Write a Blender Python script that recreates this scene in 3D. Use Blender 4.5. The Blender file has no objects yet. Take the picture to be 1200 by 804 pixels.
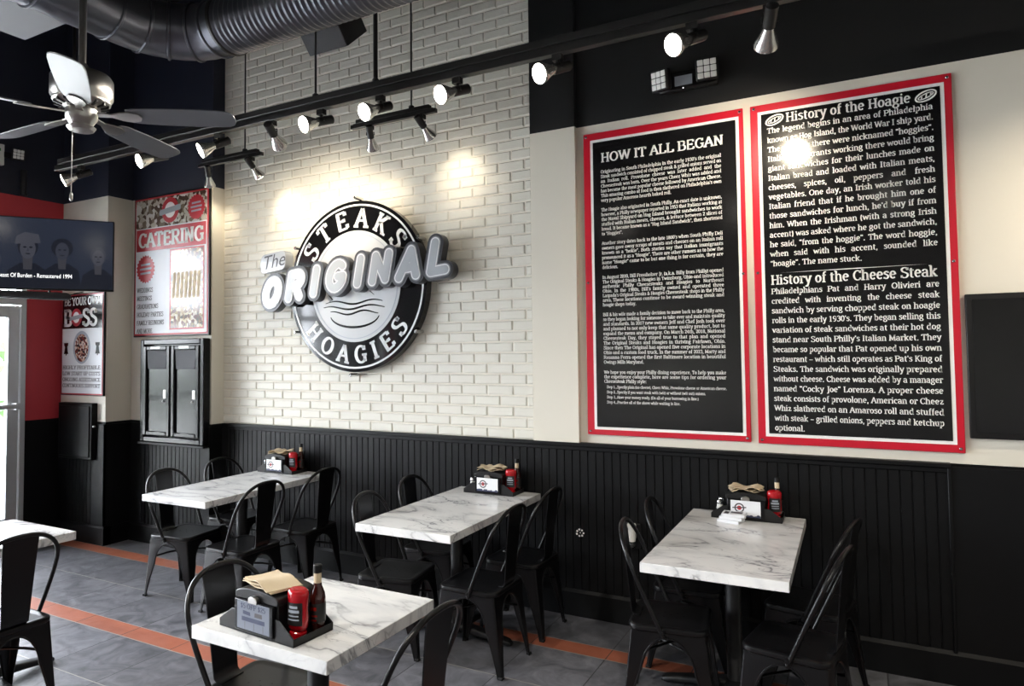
import bpy, math, random
from math import sin, cos, pi, radians, sqrt, hypot, atan2
from mathutils import Vector, Matrix
random.seed(7)
SC = bpy.context.scene
COL = SC.collection

# ------------------------------------------------------------------ camera
cam_d = bpy.data.cameras.new('camera')
cam = bpy.data.objects.new('camera', cam_d); COL.objects.link(cam)
YAW, PITCH, ROLL = -0.50165668, 0.04104995, 0.0096987
fw = Vector((sin(YAW)*cos(PITCH), cos(YAW)*cos(PITCH), sin(PITCH)))
rt = Vector((cos(YAW), -sin(YAW), 0)); dn = fw.cross(rt)
r2 = cos(ROLL)*rt + sin(ROLL)*dn; d2 = -sin(ROLL)*rt + cos(ROLL)*dn
M = Matrix((r2, -d2, -fw)).transposed().to_4x4(); M.translation = Vector((0, 0, 1.70))
cam.matrix_world = M
cam_d.sensor_width = 36.0; cam_d.lens = 809.8*36/1200
cam_d.shift_x = (600-562.4)/1200; cam_d.shift_y = (382.4-402)/1200
cam_d.clip_start = 0.05
SC.camera = cam

# ------------------------------------------------------------------ view + sky
vs = SC.view_settings
vs.view_transform = 'Standard'; vs.look = 'None'; vs.gamma = 1.0; vs.use_curve_mapping = False
vs.exposure = 0.95
SKY = 15.0
SPOT = 34.0          # a lit wall-washing lamp, watts
SPOT_DOWN = 26.0     # a lit lamp aimed at the tables, watts
FACE = 22.0
WARM = (1.0, 0.86, 0.66)
TABLES = 86.0        # added unseen lamps that brighten the tables, watts
WASH = 14.0         # added unseen wide lamps that fill the wall with light, watts
wd = bpy.data.worlds.new('sky'); SC.world = wd; wd.use_nodes = True
bg = wd.node_tree.nodes['Background']
bg.inputs[0].default_value = (0.90, 0.94, 1.0, 1); bg.inputs[1].default_value = SKY

# ------------------------------------------------------------------ materials
def S(r, g, b):
    f = lambda c: (c/255/12.92) if c/255 <= .04045 else ((c/255+.055)/1.055)**2.4
    return (f(r), f(g), f(b), 1)

def mat(name, col, rough=.5, metal=0.0, coat=0.0, bump=0.0, bscale=60.0, emit=0.0, spec=.5, var=0.0, vscale=3.0, ecol=None):
    m = bpy.data.materials.new(name); m.use_nodes = True
    nt = m.node_tree; p = nt.nodes['Principled BSDF']
    p.inputs['Base Color'].default_value = col; p.inputs['Roughness'].default_value = rough
    p.inputs['Metallic'].default_value = metal; p.inputs['Specular IOR Level'].default_value = spec
    if coat: p.inputs['Coat Weight'].default_value = coat; p.inputs['Coat Roughness'].default_value = .05
    if emit:
        p.inputs['Emission Color'].default_value = ecol or col; p.inputs['Emission Strength'].default_value = emit
    if bump or var:
        tc = nt.nodes.new('ShaderNodeTexCoord')
    if bump:
        n = nt.nodes.new('ShaderNodeTexNoise'); n.inputs['Scale'].default_value = bscale; n.inputs['Detail'].default_value = 3
        b = nt.nodes.new('ShaderNodeBump'); b.inputs['Strength'].default_value = bump; b.inputs['Distance'].default_value = .004
        nt.links.new(tc.outputs['Object'], n.inputs['Vector']); nt.links.new(n.outputs['Fac'], b.inputs['Height'])
        nt.links.new(b.outputs['Normal'], p.inputs['Normal'])
    if var:
        n = nt.nodes.new('ShaderNodeTexNoise'); n.inputs['Scale'].default_value = vscale; n.inputs['Detail'].default_value = 4
        r = nt.nodes.new('ShaderNodeMapRange'); r.inputs['To Min'].default_value = 1-var; r.inputs['To Max'].default_value = 1+var
        x = nt.nodes.new('ShaderNodeMix'); x.data_type = 'RGBA'; x.blend_type = 'MULTIPLY'; x.inputs[0].default_value = 1
        x.inputs[6].default_value = col
        nt.links.new(tc.outputs['Object'], n.inputs['Vector']); nt.links.new(n.outputs['Fac'], r.inputs['Value'])
        nt.links.new(r.outputs[0], x.inputs[7]); nt.links.new(x.outputs[2], p.inputs['Base Color'])
    return m

M_brick = mat('painted_brick', S(214, 212, 202), .55, bump=.35, bscale=35)
M_cream = mat('cream_paint', S(220, 215, 202), .6, bump=.05, bscale=200)
M_black = mat('black_paint', S(17, 17, 19), .5, bump=.04, bscale=150)
M_wains = mat('black_wainscot_paint', S(9, 10, 12), .48, spec=.22, bump=.05, bscale=120)
M_navy = mat('blue_black_paint', S(36, 40, 56), .5, bump=.04, bscale=150)
M_red = mat('red_paint', S(186, 52, 62), .5, bump=.05, bscale=150)
M_ceil = mat('black_ceiling', S(20, 20, 23), .8)
M_chair = mat('black_painted_steel', S(12, 12, 14), .3, spec=.42, bump=.03, bscale=300)
M_iron = mat('black_cast_iron', S(22, 22, 24), .45, bump=.1, bscale=200)
M_rubber = mat('black_rubber', S(14, 14, 15), .7)
M_red2 = mat('red_board', S(196, 20, 44), .3)
M_white = mat('white_border', S(238, 236, 234), .35)
M_panel = mat('black_panel', S(20, 20, 22), .16)
M_ink = mat('white_lettering', S(236, 234, 230), .4)
M_chrome = mat('chrome', S(205, 205, 205), .18, metal=1)
M_nickel = mat('brushed_nickel', S(170, 168, 164), .28, metal=1)
M_alu = mat('aluminium', S(196, 198, 200), .4, metal=.35)
M_duct = mat('dark_duct_metal', S(92, 94, 102), .3, metal=.8, bump=.1, bscale=40)
M_track = mat('black_track_metal', S(46, 45, 45), .32, metal=.4)
M_bulb = mat('lamp_reflector', S(210, 208, 204), .2, metal=.85)
M_face = mat('lit_lamp_lens', (1, .93, .82, 1), .3, emit=FACE)
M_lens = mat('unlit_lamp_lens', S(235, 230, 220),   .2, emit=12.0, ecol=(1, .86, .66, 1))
M_blade = mat('fan_blade', S(84, 86, 92), .35)
M_plast = mat('black_plastic', S(13, 13, 15), .4, spec=.4)
M_wplast = mat('white_plastic', S(232, 232, 228), .35)
M_wpaper = mat('white_paper', S(226, 228, 232), .5)
M_kraft = mat('kraft_napkin', S(204, 186, 156), .8, bump=.2, bscale=50)
M_glossred = mat('ketchup_red', S(170, 14, 26), .22, coat=.3)
M_bbq = mat('sauce_brown', S(48, 14, 10), .15, coat=.5)
M_hot = mat('sauce_red', S(122, 20, 14), .15, coat=.5)
M_label = mat('bottle_label', S(24, 22, 22), .4)
M_grey = mat('grey_panel', S(112, 114, 120), .6, bump=.1, bscale=120)
M_cab = mat('glossy_black_cabinet', S(16, 16, 19), .16, spec=.25)
M_signgrey = mat('sign_grey', S(120, 124, 130), .3)
M_signdark = mat('sign_dark_grey', S(58, 60, 66), .3)
M_signwhite = mat('sign_white', S(226, 228, 230), .28, coat=.5)
M_signdisc = mat('sign_center_grey', S(200, 203, 207), .22, coat=.5)
M_signblack = mat('sign_black', S(18, 18, 20), .1, coat=.6)
M_signlg = mat('sign_light_grey', S(172, 177, 184), .22, coat=.5)
M_txtgrey = mat('dark_print', S(70, 66, 70), .5)
M_txtred = mat('red_print', S(176, 24, 38), .4)
M_bluep = mat('navy_print', S(46, 54, 84), .5)
M_greyp = mat('grey_print', S(160, 168, 180), .5)
M_card = mat('offer_card', S(118, 124, 138), .45)
M_speaker = mat('speaker_black', S(44, 45, 50), .6, bump=.4, bscale=400)
M_paving = mat('pale_paving', S(190, 190, 186), .8, var=.1)
M_hedge = mat('hedge_leaves', S(62, 92, 44), .7, var=.5, vscale=14)
M_saltglass = mat('shaker_salt', S(225, 224, 220), .15, coat=.5)
M_smoke = mat('dark_glass_vial', S(40, 42, 44), .1, coat=.5)

def thin_glass():
    m = bpy.data.materials.new('window_glass'); m.use_nodes = True; nt = m.node_tree
    for n in list(nt.nodes):
        if n.type != 'OUTPUT_MATERIAL': nt.nodes.remove(n)
    o = nt.nodes['Material Output']
    a = nt.nodes.new('ShaderNodeBsdfTransparent'); g = nt.nodes.new('ShaderNodeBsdfGlossy'); g.inputs['Roughness'].default_value = .02
    a.inputs[0].default_value = (.95, .955, .96, 1)
    f = nt.nodes.new('ShaderNodeFresnel'); f.inputs[0].default_value = 1.35
    x = nt.nodes.new('ShaderNodeMixShader')
    nt.links.new(f.outputs[0], x.inputs[0]); nt.links.new(a.outputs[0], x.inputs[1]); nt.links.new(g.outputs[0], x.inputs[2])
    nt.links.new(x.outputs[0], o.inputs[0]); return m
M_glass = thin_glass()

def N(nt, t, **kw):
    n = nt.nodes.new(t)
    for k, v in kw.items(): setattr(n, k, v)
    return n
def math_n(nt, op, a, b=None, c=None):
    n = nt.nodes.new('ShaderNodeMath'); n.operation = op
    for i, v in enumerate((a, b, c)):
        if v is None: continue
        if isinstance(v, (int, float)): n.inputs[i].default_value = v
        else: nt.links.new(v, n.inputs[i])
    return n.outputs[0]
def mixc(nt, fac, a, b):
    n = nt.nodes.new('ShaderNodeMix'); n.data_type = 'RGBA'
    for i, v in ((0, fac), (6, a), (7, b)):
        if isinstance(v, (int, float, tuple)): n.inputs[i].default_value = v
        else: nt.links.new(v, n.inputs[i])
    return n.outputs[2]

def floor_mat():
    m = bpy.data.materials.new('slate_tile_floor'); m.use_nodes = True; nt = m.node_tree; p = nt.nodes['Principled BSDF']
    tc = N(nt, 'ShaderNodeTexCoord'); sp = N(nt, 'ShaderNodeSeparateXYZ'); nt.links.new(tc.outputs['Object'], sp.inputs[0])
    X, Y = sp.outputs[0], sp.outputs[1]
    # bands of 1.045 m: an orange strip 0.14 wide then two rows of tile
    yb = math_n(nt, 'FLOORED_MODULO', math_n(nt, 'SUBTRACT', Y, 2.715), 1.045)
    strip = math_n(nt, 'LESS_THAN', yb, .14)
    xt = math_n(nt, 'FLOORED_MODULO', math_n(nt, 'ADD', X, 1.291), .4565)
    gx = math_n(nt, 'LESS_THAN', xt, .0055)
    g1 = math_n(nt, 'COMPARE', yb, .14, .003); g2 = math_n(nt, 'COMPARE', yb, .595, .003); g3 = math_n(nt, 'COMPARE', yb, 1.042, .004)
    gy = math_n(nt, 'MAXIMUM', math_n(nt, 'MAXIMUM', g1, g2), g3)
    gr = math_n(nt, 'MAXIMUM', gx, gy)
    # per tile tone
    ix = math_n(nt, 'FLOOR', math_n(nt, 'DIVIDE', math_n(nt, 'ADD', X, 1.291), .4565))
    iy = math_n(nt, 'FLOOR', math_n(nt, 'DIVIDE', math_n(nt, 'SUBTRACT', Y, 2.265), .5225))
    cv = N(nt, 'ShaderNodeCombineXYZ'); nt.links.new(ix, cv.inputs[0]); nt.links.new(iy, cv.inputs[1])
    wn = N(nt, 'ShaderNodeTexWhiteNoise'); nt.links.new(cv.outputs[0], wn.inputs['Vector'])
    n1 = N(nt, 'ShaderNodeTexNoise'); n1.inputs['Scale'].default_value = 6; n1.inputs['Detail'].default_value = 9; n1.inputs['Roughness'].default_value = .62; n1.inputs['Distortion'].default_value = 1.4
    off = N(nt, 'ShaderNodeVectorMath', operation='MULTIPLY_ADD'); off.inputs[1].default_value = (7.3, 7.3, 7.3)
    nt.links.new(wn.outputs['Color'], off.inputs[0]); nt.links.new(tc.outputs['Object'], off.inputs[2])
    nt.links.new(off.outputs[0], n1.inputs['Vector'])
    ramp = N(nt, 'ShaderNodeValToRGB'); ramp.color_ramp.elements[0].position = .3; ramp.color_ramp.elements[1].position = .72
    ramp.color_ramp.elements[0].color = S(66, 67, 72); ramp.color_ramp.elements[1].color = S(124, 124, 130)
    nt.links.new(n1.outputs['Fac'], ramp.inputs[0])
    tone = math_n(nt, 'MULTIPLY_ADD', wn.outputs['Value'], .22, .89)
    tn = N(nt, 'ShaderNodeVectorMath', operation='SCALE'); nt.links.new(ramp.outputs[0], tn.inputs[0]); nt.links.new(tone, tn.inputs['Scale'])
    n2 = N(nt, 'ShaderNodeTexNoise'); n2.inputs['Scale'].default_value = 9; n2.inputs['Detail'].default_value = 4
    nt.links.new(tc.outputs['Object'], n2.inputs['Vector'])
    orange = mixc(nt, n2.outputs['Fac'], S(144, 78, 56), S(172, 104, 80))
    c = mixc(nt, strip, tn.outputs[0], orange)
    grc = mixc(nt, gy, S(48, 48, 50), S(150, 146, 138))
    c = mixc(nt, gr, c, grc)
    nt.links.new(c, p.inputs['Base Color'])
    rr = N(nt, 'ShaderNodeMapRange'); rr.inputs['To Min'].default_value = .3; rr.inputs['To Max'].default_value = .5
    nt.links.new(n1.outputs['Fac'], rr.inputs['Value']); nt.links.new(rr.outputs[0], p.inputs['Roughness'])
    b = N(nt, 'ShaderNodeBump'); b.inputs['Strength'].default_value = .25; b.inputs['Distance'].default_value = .004
    h = math_n(nt, 'SUBTRACT', n1.outputs['Fac'], math_n(nt, 'MULTIPLY', gr, .6)); nt.links.new(h, b.inputs['Height'])
    nt.links.new(b.outputs[0], p.inputs['Normal']); return m

def marble_mat():
    m = bpy.data.materials.new('white_marble_laminate'); m.use_nodes = True; nt = m.node_tree; p = nt.nodes['Principled BSDF']
    tc = N(nt, 'ShaderNodeTexCoord'); oi = N(nt, 'ShaderNodeObjectInfo')
    off = N(nt, 'ShaderNodeVectorMath', operation='MULTIPLY_ADD'); off.inputs[1].default_value = (9, 5, 3)
    cv = N(nt, 'ShaderNodeCombineXYZ')
    for i in range(3): nt.links.new(oi.outputs['Random'], cv.inputs[i])
    nt.links.new(cv.outputs[0], off.inputs[0]); nt.links.new(tc.outputs['Object'], off.inputs[2])
    mp = N(nt, 'ShaderNodeMapping'); mp.inputs['Rotation'].default_value = (0, 0, .9); mp.inputs['Scale'].default_value = (1.0, 2.0, 1.4)
    nt.links.new(off.outputs[0], mp.inputs[0])
    def vein(scale, width, dist, det=5):
        n = N(nt, 'ShaderNodeTexNoise'); n.inputs['Scale'].default_value = scale; n.inputs['Detail'].default_value = det
        n.inputs['Distortion'].default_value = dist; n.inputs['Roughness'].default_value = .55
        nt.links.new(mp.outputs[0], n.inputs['Vector'])
        a = math_n(nt, 'ABSOLUTE', math_n(nt, 'SUBTRACT', n.outputs['Fac'], .5))
        r = N(nt, 'ShaderNodeMapRange'); r.interpolation_type = 'SMOOTHSTEP'; r.inputs['From Max'].default_value = width
        r.inputs['To Min'].default_value = 1; r.inputs['To Max'].default_value = 0; nt.links.new(a, r.inputs['Value'])
        return r.outputs[0]
    v1 = vein(1.7, .018, .9); v2 = vein(3.4, .014, 1.2); v3 = vein(1.7, .10, .9)
    n = N(nt, 'ShaderNodeTexNoise'); n.inputs['Scale'].default_value = 2.2; nt.links.new(mp.outputs[0], n.inputs['Vector'])
    gate = N(nt, 'ShaderNodeMapRange'); gate.inputs['From Min'].default_value = .42; gate.inputs['From Max'].default_value = .6; nt.links.new(n.outputs['Fac'], gate.inputs['Value'])
    c = mixc(nt, math_n(nt, 'MULTIPLY', v3, .45), S(238, 238, 237), S(194, 196, 200))
    c = mixc(nt, math_n(nt, 'MULTIPLY', v2, math_n(nt, 'MULTIPLY', gate.outputs[0], .5)), c, S(140, 140, 146))
    c = mixc(nt, math_n(nt, 'MULTIPLY', v1, math_n(nt, 'MULTIPLY_ADD', gate.outputs[0], .6, .2)), c, S(104, 104, 110))
    nt.links.new(c, p.inputs['Base Color']); p.inputs['Roughness'].default_value = .2; return m

def food_mat(name, cols, scale):
    m = bpy.data.materials.new(name); m.use_nodes = True; nt = m.node_tree; p = nt.nodes['Principled BSDF']
    tc = N(nt, 'ShaderNodeTexCoord'); v = N(nt, 'ShaderNodeTexVoronoi'); v.inputs['Scale'].default_value = scale
    nt.links.new(tc.outputs['Object'], v.inputs['Vector'])
    sp = N(nt, 'ShaderNodeSeparateColor'); nt.links.new(v.outputs['Color'], sp.inputs[0])
    r = N(nt, 'ShaderNodeValToRGB'); r.color_ramp.interpolation = 'CONSTANT'
    while len(r.color_ramp.elements) < len(cols): r.color_ramp.elements.new(.5)
    for i, c in enumerate(cols):
        r.color_ramp.elements[i].position = i/len(cols); r.color_ramp.elements[i].color = S(*c)
    nt.links.new(sp.outputs[0], r.inputs[0]); nt.links.new(r.outputs[0], p.inputs['Base Color']); p.inputs['Roughness'].default_value = .2
    return m
M_floor = floor_mat(); M_marble = marble_mat()
M_food = food_mat('tray_food_photo', [(198, 184, 150), (120, 88, 60), (64, 60, 52), (214, 206, 190), (156, 128, 84), (90, 40, 34)], 38)
M_food2 = food_mat('wrap_food_photo', [(186, 178, 164), (120, 108, 92), (84, 66, 56), (208, 204, 198)], 26)
M_people = food_mat('portrait_photo', [(190, 150, 130), (60, 50, 52), (214, 196, 186), (120, 60, 56)], 55)

def emis(name, col, s=1.0):
    return mat(name, (0.004, 0.004, 0.005, 1), .15, emit=s, ecol=col)
M_scr = emis('screen_dark', S(26, 30, 40)); M_scr1 = emis('screen_grey', S(44, 45, 52)); M_scr2 = emis('screen_mid', S(35, 37, 45))
M_scr0 = emis('screen_black', S(17, 19, 26)); M_scrt = emis('screen_text', S(240, 240, 240)); M_scrb = emis('screen_tan', S(40, 40, 45))

# ------------------------------------------------------------------ mesh helpers
class MB:
    def __init__(s): s.v = []; s.f = []; s.m = []
    def add(s, vs, fs, mi=0):
        b = len(s.v); s.v += [tuple(p) for p in vs]; s.f += [tuple(b+i for i in q) for q in fs]; s.m += [mi]*len(fs); return s
    def box(s, x0, x1, y0, y1, z0, z1, mi=0):
        return s.add([(x0,y0,z0),(x1,y0,z0),(x1,y1,z0),(x0,y1,z0),(x0,y0,z1),(x1,y0,z1),(x1,y1,z1),(x0,y1,z1)],
            [(0,3,2,1),(4,5,6,7),(0,1,5,4),(1,2,6,5),(2,3,7,6),(3,0,4,7)], mi)
    def obox(s, c, a, b, d, mi=0):
        c, a, b, d = map(Vector, (c, a, b, d)); P = []
        for k in (-1, 1):
            for i, j in ((-1,-1),(1,-1),(1,1),(-1,1)): P.append(c+i*a+j*b+k*d)
        return s.add(P, [(0,3,2,1),(4,5,6,7),(0,1,5,4),(1,2,6,5),(2,3,7,6),(3,0,4,7)], mi)
    def loft(s, rings, caps=True, mi=0, closed=True):
        n = len(rings[0]); vs = [p for r in rings for p in r]; fs = []
        for k in range(len(rings)-1):
            for i in range(n if closed else n-1):
                j = (i+1) % n; fs.append((k*n+i, k*n+j, (k+1)*n+j, (k+1)*n+i))
        if caps: fs.append(tuple(range(n))[::-1]); fs.append(tuple((len(rings)-1)*n+i for i in range(n)))
        return s.add(vs, fs, mi)
    def tube(s, path, r, n=8, mi=0, caps=True, flat=None):
        P = [Vector(p) for p in path]; R = r if isinstance(r, (list, tuple)) else [r]*len(P)
        T = []
        for i in range(len(P)):
            a = P[max(i-1, 0)]; b = P[min(i+1, len(P)-1)]; T.append((b-a).normalized())
        up = Vector((0, 0, 1)) if abs(T[0].z) < .9 else Vector((0, 1, 0))
        u = T[0].cross(up).normalized(); rings = []
        for i, p in enumerate(P):
            u = (u - u.dot(T[i])*T[i]).normalized(); w = T[i].cross(u)
            rings.append([p + R[i]*(cos(2*pi*k/n)*u + sin(2*pi*k/n)*w) for k in range(n)])
        return s.loft(rings, caps, mi)
    def lathe(s, prof, n=16, c=(0,0,0), ax=(0,0,1), mi=0, caps=True):
        ax = Vector(ax).normalized(); c = Vector(c)
        u = ax.cross(Vector((0,0,1)) if abs(ax.z) < .9 else Vector((1,0,0))).normalized(); w = ax.cross(u)
        return s.loft([[c+ax*z+r*(cos(2*pi*k/n)*u+sin(2*pi*k/n)*w) for k in range(n)] for r, z in prof], caps, mi)
    def cyl(s, a, b, r, n=12, mi=0): return s.tube([a, b], r, n, mi)
    def prism(s, poly, f, d, mi=0):
        d = Vector(d); A = [Vector(f(*p)) for p in poly]; return s.loft([A, [p+d for p in A]], True, mi)
    def flat(s, poly, f, mi=0): return s.add([f(*p) for p in poly], [tuple(range(len(poly)))], mi)
    def build(s, name, mats, parent=None, smooth=False, bevel=0.0, world=False, ang=38):
        me = bpy.data.meshes.new(name)
        vs = s.v
        if world and parent is not None:
            o = Vector((0,0,0)); q = parent
            while q: o += q.location; q = q.parent
            vs = [(x-o.x, y-o.y, z-o.z) for x, y, z in vs]
        me.from_pydata(vs, [], s.f)
        for m_ in (mats if isinstance(mats, (list, tuple)) else [mats]): me.materials.append(m_)
        me.polygons.foreach_set('material_index', s.m)
        if smooth or bevel:
            me.polygons.foreach_set('use_smooth', [True]*len(s.f)); me.set_sharp_from_angle(angle=radians(ang))
        me.update()
        ob = bpy.data.objects.new(name, me); COL.objects.link(ob)
        if parent is not None: ob.parent = parent
        if bevel:
            md = ob.modifiers.new('bevel', 'BEVEL'); md.width = bevel; md.segments = 2; md.limit_method = 'ANGLE'; md.angle_limit = radians(40)
        return ob

def tag(o, label=None, cat=None, group=None, kind=None):
    if label: o['label'] = label
    if cat: o['category'] = cat
    if group: o['group'] = group
    if kind: o['kind'] = kind
    return o
def thing(name, loc, label, cat, group=None, rz=0.0):
    o = bpy.data.objects.new(name, None); COL.objects.link(o); o.location = loc; o.rotation_euler = (0, 0, rz)
    o.empty_display_size = .1
    return tag(o, label, cat, group)
def struct(mb, name, mats, **kw):
    return tag(mb.build(name, mats, **kw), kind='structure')
def copy_tree(o, parent=None):
    c = o.copy(); COL.objects.link(c)
    if parent is not None: c.parent = parent
    for ch in o.children: copy_tree(ch, c)
    return c
def circ(cx, cz, r, n=32, a0=0.0, a1=2*pi): return [(cx+r*cos(a0+(a1-a0)*i/n), cz+r*sin(a0+(a1-a0)*i/n)) for i in range(n)]
def rrect(x0, x1, z0, z1, r, n=4):
    P = []
    for cx, cz, a in ((x1-r, z1-r, 0), (x0+r, z1-r, pi/2), (x0+r, z0+r, pi), (x1-r, z0+r, 1.5*pi)):
        P += [(cx+r*cos(a+pi/2*i/n), cz+r*sin(a+pi/2*i/n)) for i in range(n+1)]
    return P

# ------------------------------------------------------------------ a slab-serif face drawn as strokes (cap height 100)
GL = {
'a':(66,'L48,6,48,50;A29,50,19,21,0,165;A29,22,20,18,90,325;L29,40,48,42;S54,4,16'),
'b':(70,'L16,4,16,103;A36,37,21,34,-180,180;S9,103,20'),
'c':(60,'A34,37,23,33,50,310;L49,64,50,52'),
'd':(72,'L54,4,54,103;A34,37,21,34,0,360;S47,103,20;S60,4,18'),
'e':(63,'L12,40,52,40;A32,38,21,33,4,318'),
'f':(44,'L20,4,20,80;A36,82,16,21,60,180;S20,4,32;S24,71,36'),
'g':(66,'A31,48,19,24,0,360;L50,66,60,70;A32,-8,24,19,0,360;L16,28,18,16;L18,14,40,12'),
'h':(74,'L16,4,16,103;A37,48,20,24,0,160;L57,4,57,48;S16,4,32;S57,4,30;S9,103,20'),
'i':(36,'L18,4,18,70;S18,4,32;S11,70,20;D18,94,10'),
'j':(34,'L20,-10,20,70;A8,-10,12,18,270,360;S13,70,20;D20,94,10'),
'k':(72,'L16,4,16,103;L22,34,54,70;L30,42,58,4;S16,4,30;S58,4,26;S54,70,28;S9,103,20'),
'l':(36,'L18,4,18,103;S18,4,32;S11,103,20'),
'm':(108,'L16,4,16,70;A35,48,19,24,0,160;L54,4,54,48;A73,48,19,24,0,160;L92,4,92,48;S16,4,30;S54,4,28;S92,4,28;S9,70,20'),
'n':(74,'L16,4,16,70;A37,48,20,24,0,160;L57,4,57,48;S16,4,32;S57,4,30;S9,70,20'),
'o':(66,'A33,37,22,33,0,360'),
'p':(70,'L16,-30,16,70;A36,37,21,34,-180,180;S16,-30,32;S9,70,20'),
'q':(70,'L54,-30,54,70;A34,37,21,34,0,360;S54,-30,32'),
'r':(52,'L18,4,18,70;A38,46,20,26,50,170;D47,62,9;S18,4,34;S10,70,20'),
's':(54,'P43,62,34,71,22,70,13,62,14,50,27,42,40,34,44,22,37,8,24,4,11,9;L43,70,43,58;L11,4,11,18'),
't':(46,'L20,16,20,90;A33,18,13,14,180,300;S24,71,38'),
'u':(74,'L16,26,16,70;A35,26,19,22,180,340;L54,4,54,70;S9,70,22;S48,70,20;S60,4,18'),
'v':(66,'L10,70,33,4;L56,70,33,4;S10,70,28;S56,70,26'),
'w':(96,'L9,70,28,4;L48,66,28,4;L48,66,68,4;L87,70,68,4;S9,70,26;S87,70,26'),
'x':(66,'L12,70,54,4;L54,70,12,4;S12,70,28;S54,70,26;S12,4,26;S54,4,28'),
'y':(66,'L10,70,34,6;L57,70,28,-22;A18,-20,10,10,200,360;S10,70,28;S57,70,26'),
'z':(62,'L12,68,50,68;L50,68,12,6;L12,6,52,6;L12,68,12,56;L52,6,52,20'),
'A':(84,'L8,4,42,98;L42,98,76,4;L22,36,62,36;S10,4,30;S75,4,34'),
'B':(80,'L18,4,18,96;P18,95,50,95,64,86,64,66,50,54,18,52;P18,52,54,52,70,42,70,18,54,5,18,5;S12,95,22;S12,5,22'),
'C':(80,'A46,50,34,46,45,315;L70,96,70,72;L70,8,70,26'),
'D':(90,'L18,4,18,96;P18,95,50,95,74,80,80,50,74,20,50,5,18,5;S12,95,22;S12,5,22'),
'E':(78,'L18,4,18,96;L10,95,66,95;L18,51,52,51;L10,5,70,5;L66,95,66,76;L70,5,70,26;L52,60,52,42'),
'F':(76,'L18,4,18,96;L10,95,66,95;L18,51,52,51;L66,95,66,76;L52,60,52,42;S18,5,34'),
'G':(86,'A46,50,34,46,45,320;L70,96,70,72;L72,8,72,46;S70,46,34'),
'H':(88,'L18,4,18,96;L70,4,70,96;L18,51,70,51;S18,5,32;S18,95,32;S70,5,32;S70,95,32'),
'I':(42,'L21,4,21,96;S21,5,36;S21,95,36'),
'J':(46,'L30,0,30,96;A16,-2,14,20,230,360;S30,95,36'),
'K':(84,'L18,4,18,96;L22,44,64,96;L34,58,70,5;S18,5,32;S18,95,32;S66,95,30;S72,5,30'),
'L':(72,'L18,4,18,96;L8,5,66,5;L66,5,66,28;S18,95,34'),
'M':(104,'L16,4,20,96;L20,96,52,10;L52,10,84,96;L84,96,88,4;S16,5,30;S88,5,32;S16,95,22;S88,95,22'),
'N':(88,'L18,4,18,96;L18,96,70,4;L70,4,70,96;S18,5,30;S14,95,26;S70,95,30'),
'O':(92,'A46,50,35,46,0,360'),
'P':(76,'L18,4,18,96;P18,95,52,95,68,84,68,62,52,48,18,46;S18,5,36;S12,95,22'),
'Q':(92,'A46,50,35,46,0,360;L50,10,74,-16'),
'R':(84,'L18,4,18,96;P18,95,52,95,66,84,66,64,52,52,18,50;L44,50,70,5;S18,5,34;S12,95,22;S74,5,24'),
'S':(76,'P62,78,54,94,36,97,18,90,15,74,24,60,46,50,64,38,65,20,52,5,30,3,14,14;L64,96,64,74;L13,4,13,26'),
'T':(80,'L40,4,40,96;L8,95,72,95;L8,95,8,74;L72,95,72,74;S40,5,36'),
'U':(88,'L18,36,18,96;A44,36,26,33,180,360;L70,36,70,96;S18,95,32;S70,95,30'),
'V':(84,'L10,96,42,4;L74,96,42,4;S10,95,30;S74,95,28'),
'W':(120,'L10,96,34,4;L60,90,34,4;L60,90,86,4;L110,96,86,4;S10,95,30;S110,95,28;S60,95,24'),
'X':(84,'L10,96,72,4;L72,96,10,4;S12,95,32;S70,95,32;S12,5,32;S70,5,32'),
'Y':(84,'L10,96,42,46;L72,96,42,46;L42,46,42,4;S10,95,30;S74,95,28;S42,5,36'),
'0':(64,'A32,50,23,46,0,360'),'1':(64,'L32,4,32,96;L32,92,14,82;S32,5,40'),
'2':(64,'P12,72,18,90,34,96,50,86,50,66,34,40,12,8;L10,6,54,6;L54,6,54,22'),
'3':(64,'P12,82,28,96,48,88,48,64,28,54;P28,54,50,46,54,22,40,5,22,4,10,16'),
'4':(64,'L42,4,42,96;L42,96,8,32;L8,30,58,30;S42,5,30'),
'5':(64,'L16,95,52,95;L17,95,15,54;P15,54,30,62,48,54,54,32,44,8,26,3,10,14'),
'6':(64,'P50,88,34,96,18,78,11,46,16,14;A32,30,21,27,0,360'),
'7':(64,'L10,94,54,94;L54,94,26,4;L10,94,10,76'),
'8':(64,'A32,73,19,23,0,360;A32,27,22,24,0,360'),
'9':(64,'A32,68,21,27,0,360;P14,10,30,3,46,20,53,52,48,84'),
'.':(32,'D16,6,11'),',':(32,'D16,6,10;L18,4,12,-16'),"'":(26,'L13,98,13,72'),'"':(44,'L12,98,12,72;L32,98,32,72'),
'(':(36,'A36,40,24,64,125,235'),')':(36,'A0,40,24,64,-55,55'),'-':(42,'L8,36,34,36'),'_':(64,'L4,36,60,36'),
':':(34,'D17,8,11;D17,60,11'),'&':(84,'P76,44,62,14,40,3,18,8,12,26,26,44,44,60,50,78,40,95,26,90,22,74,34,52,72,5'),
'$':(64,'P50,78,36,92,18,82,18,62,46,42,48,18,30,6,12,20;L32,-8,32,108')}
SW, TH = 9.5, 5.0
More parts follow.
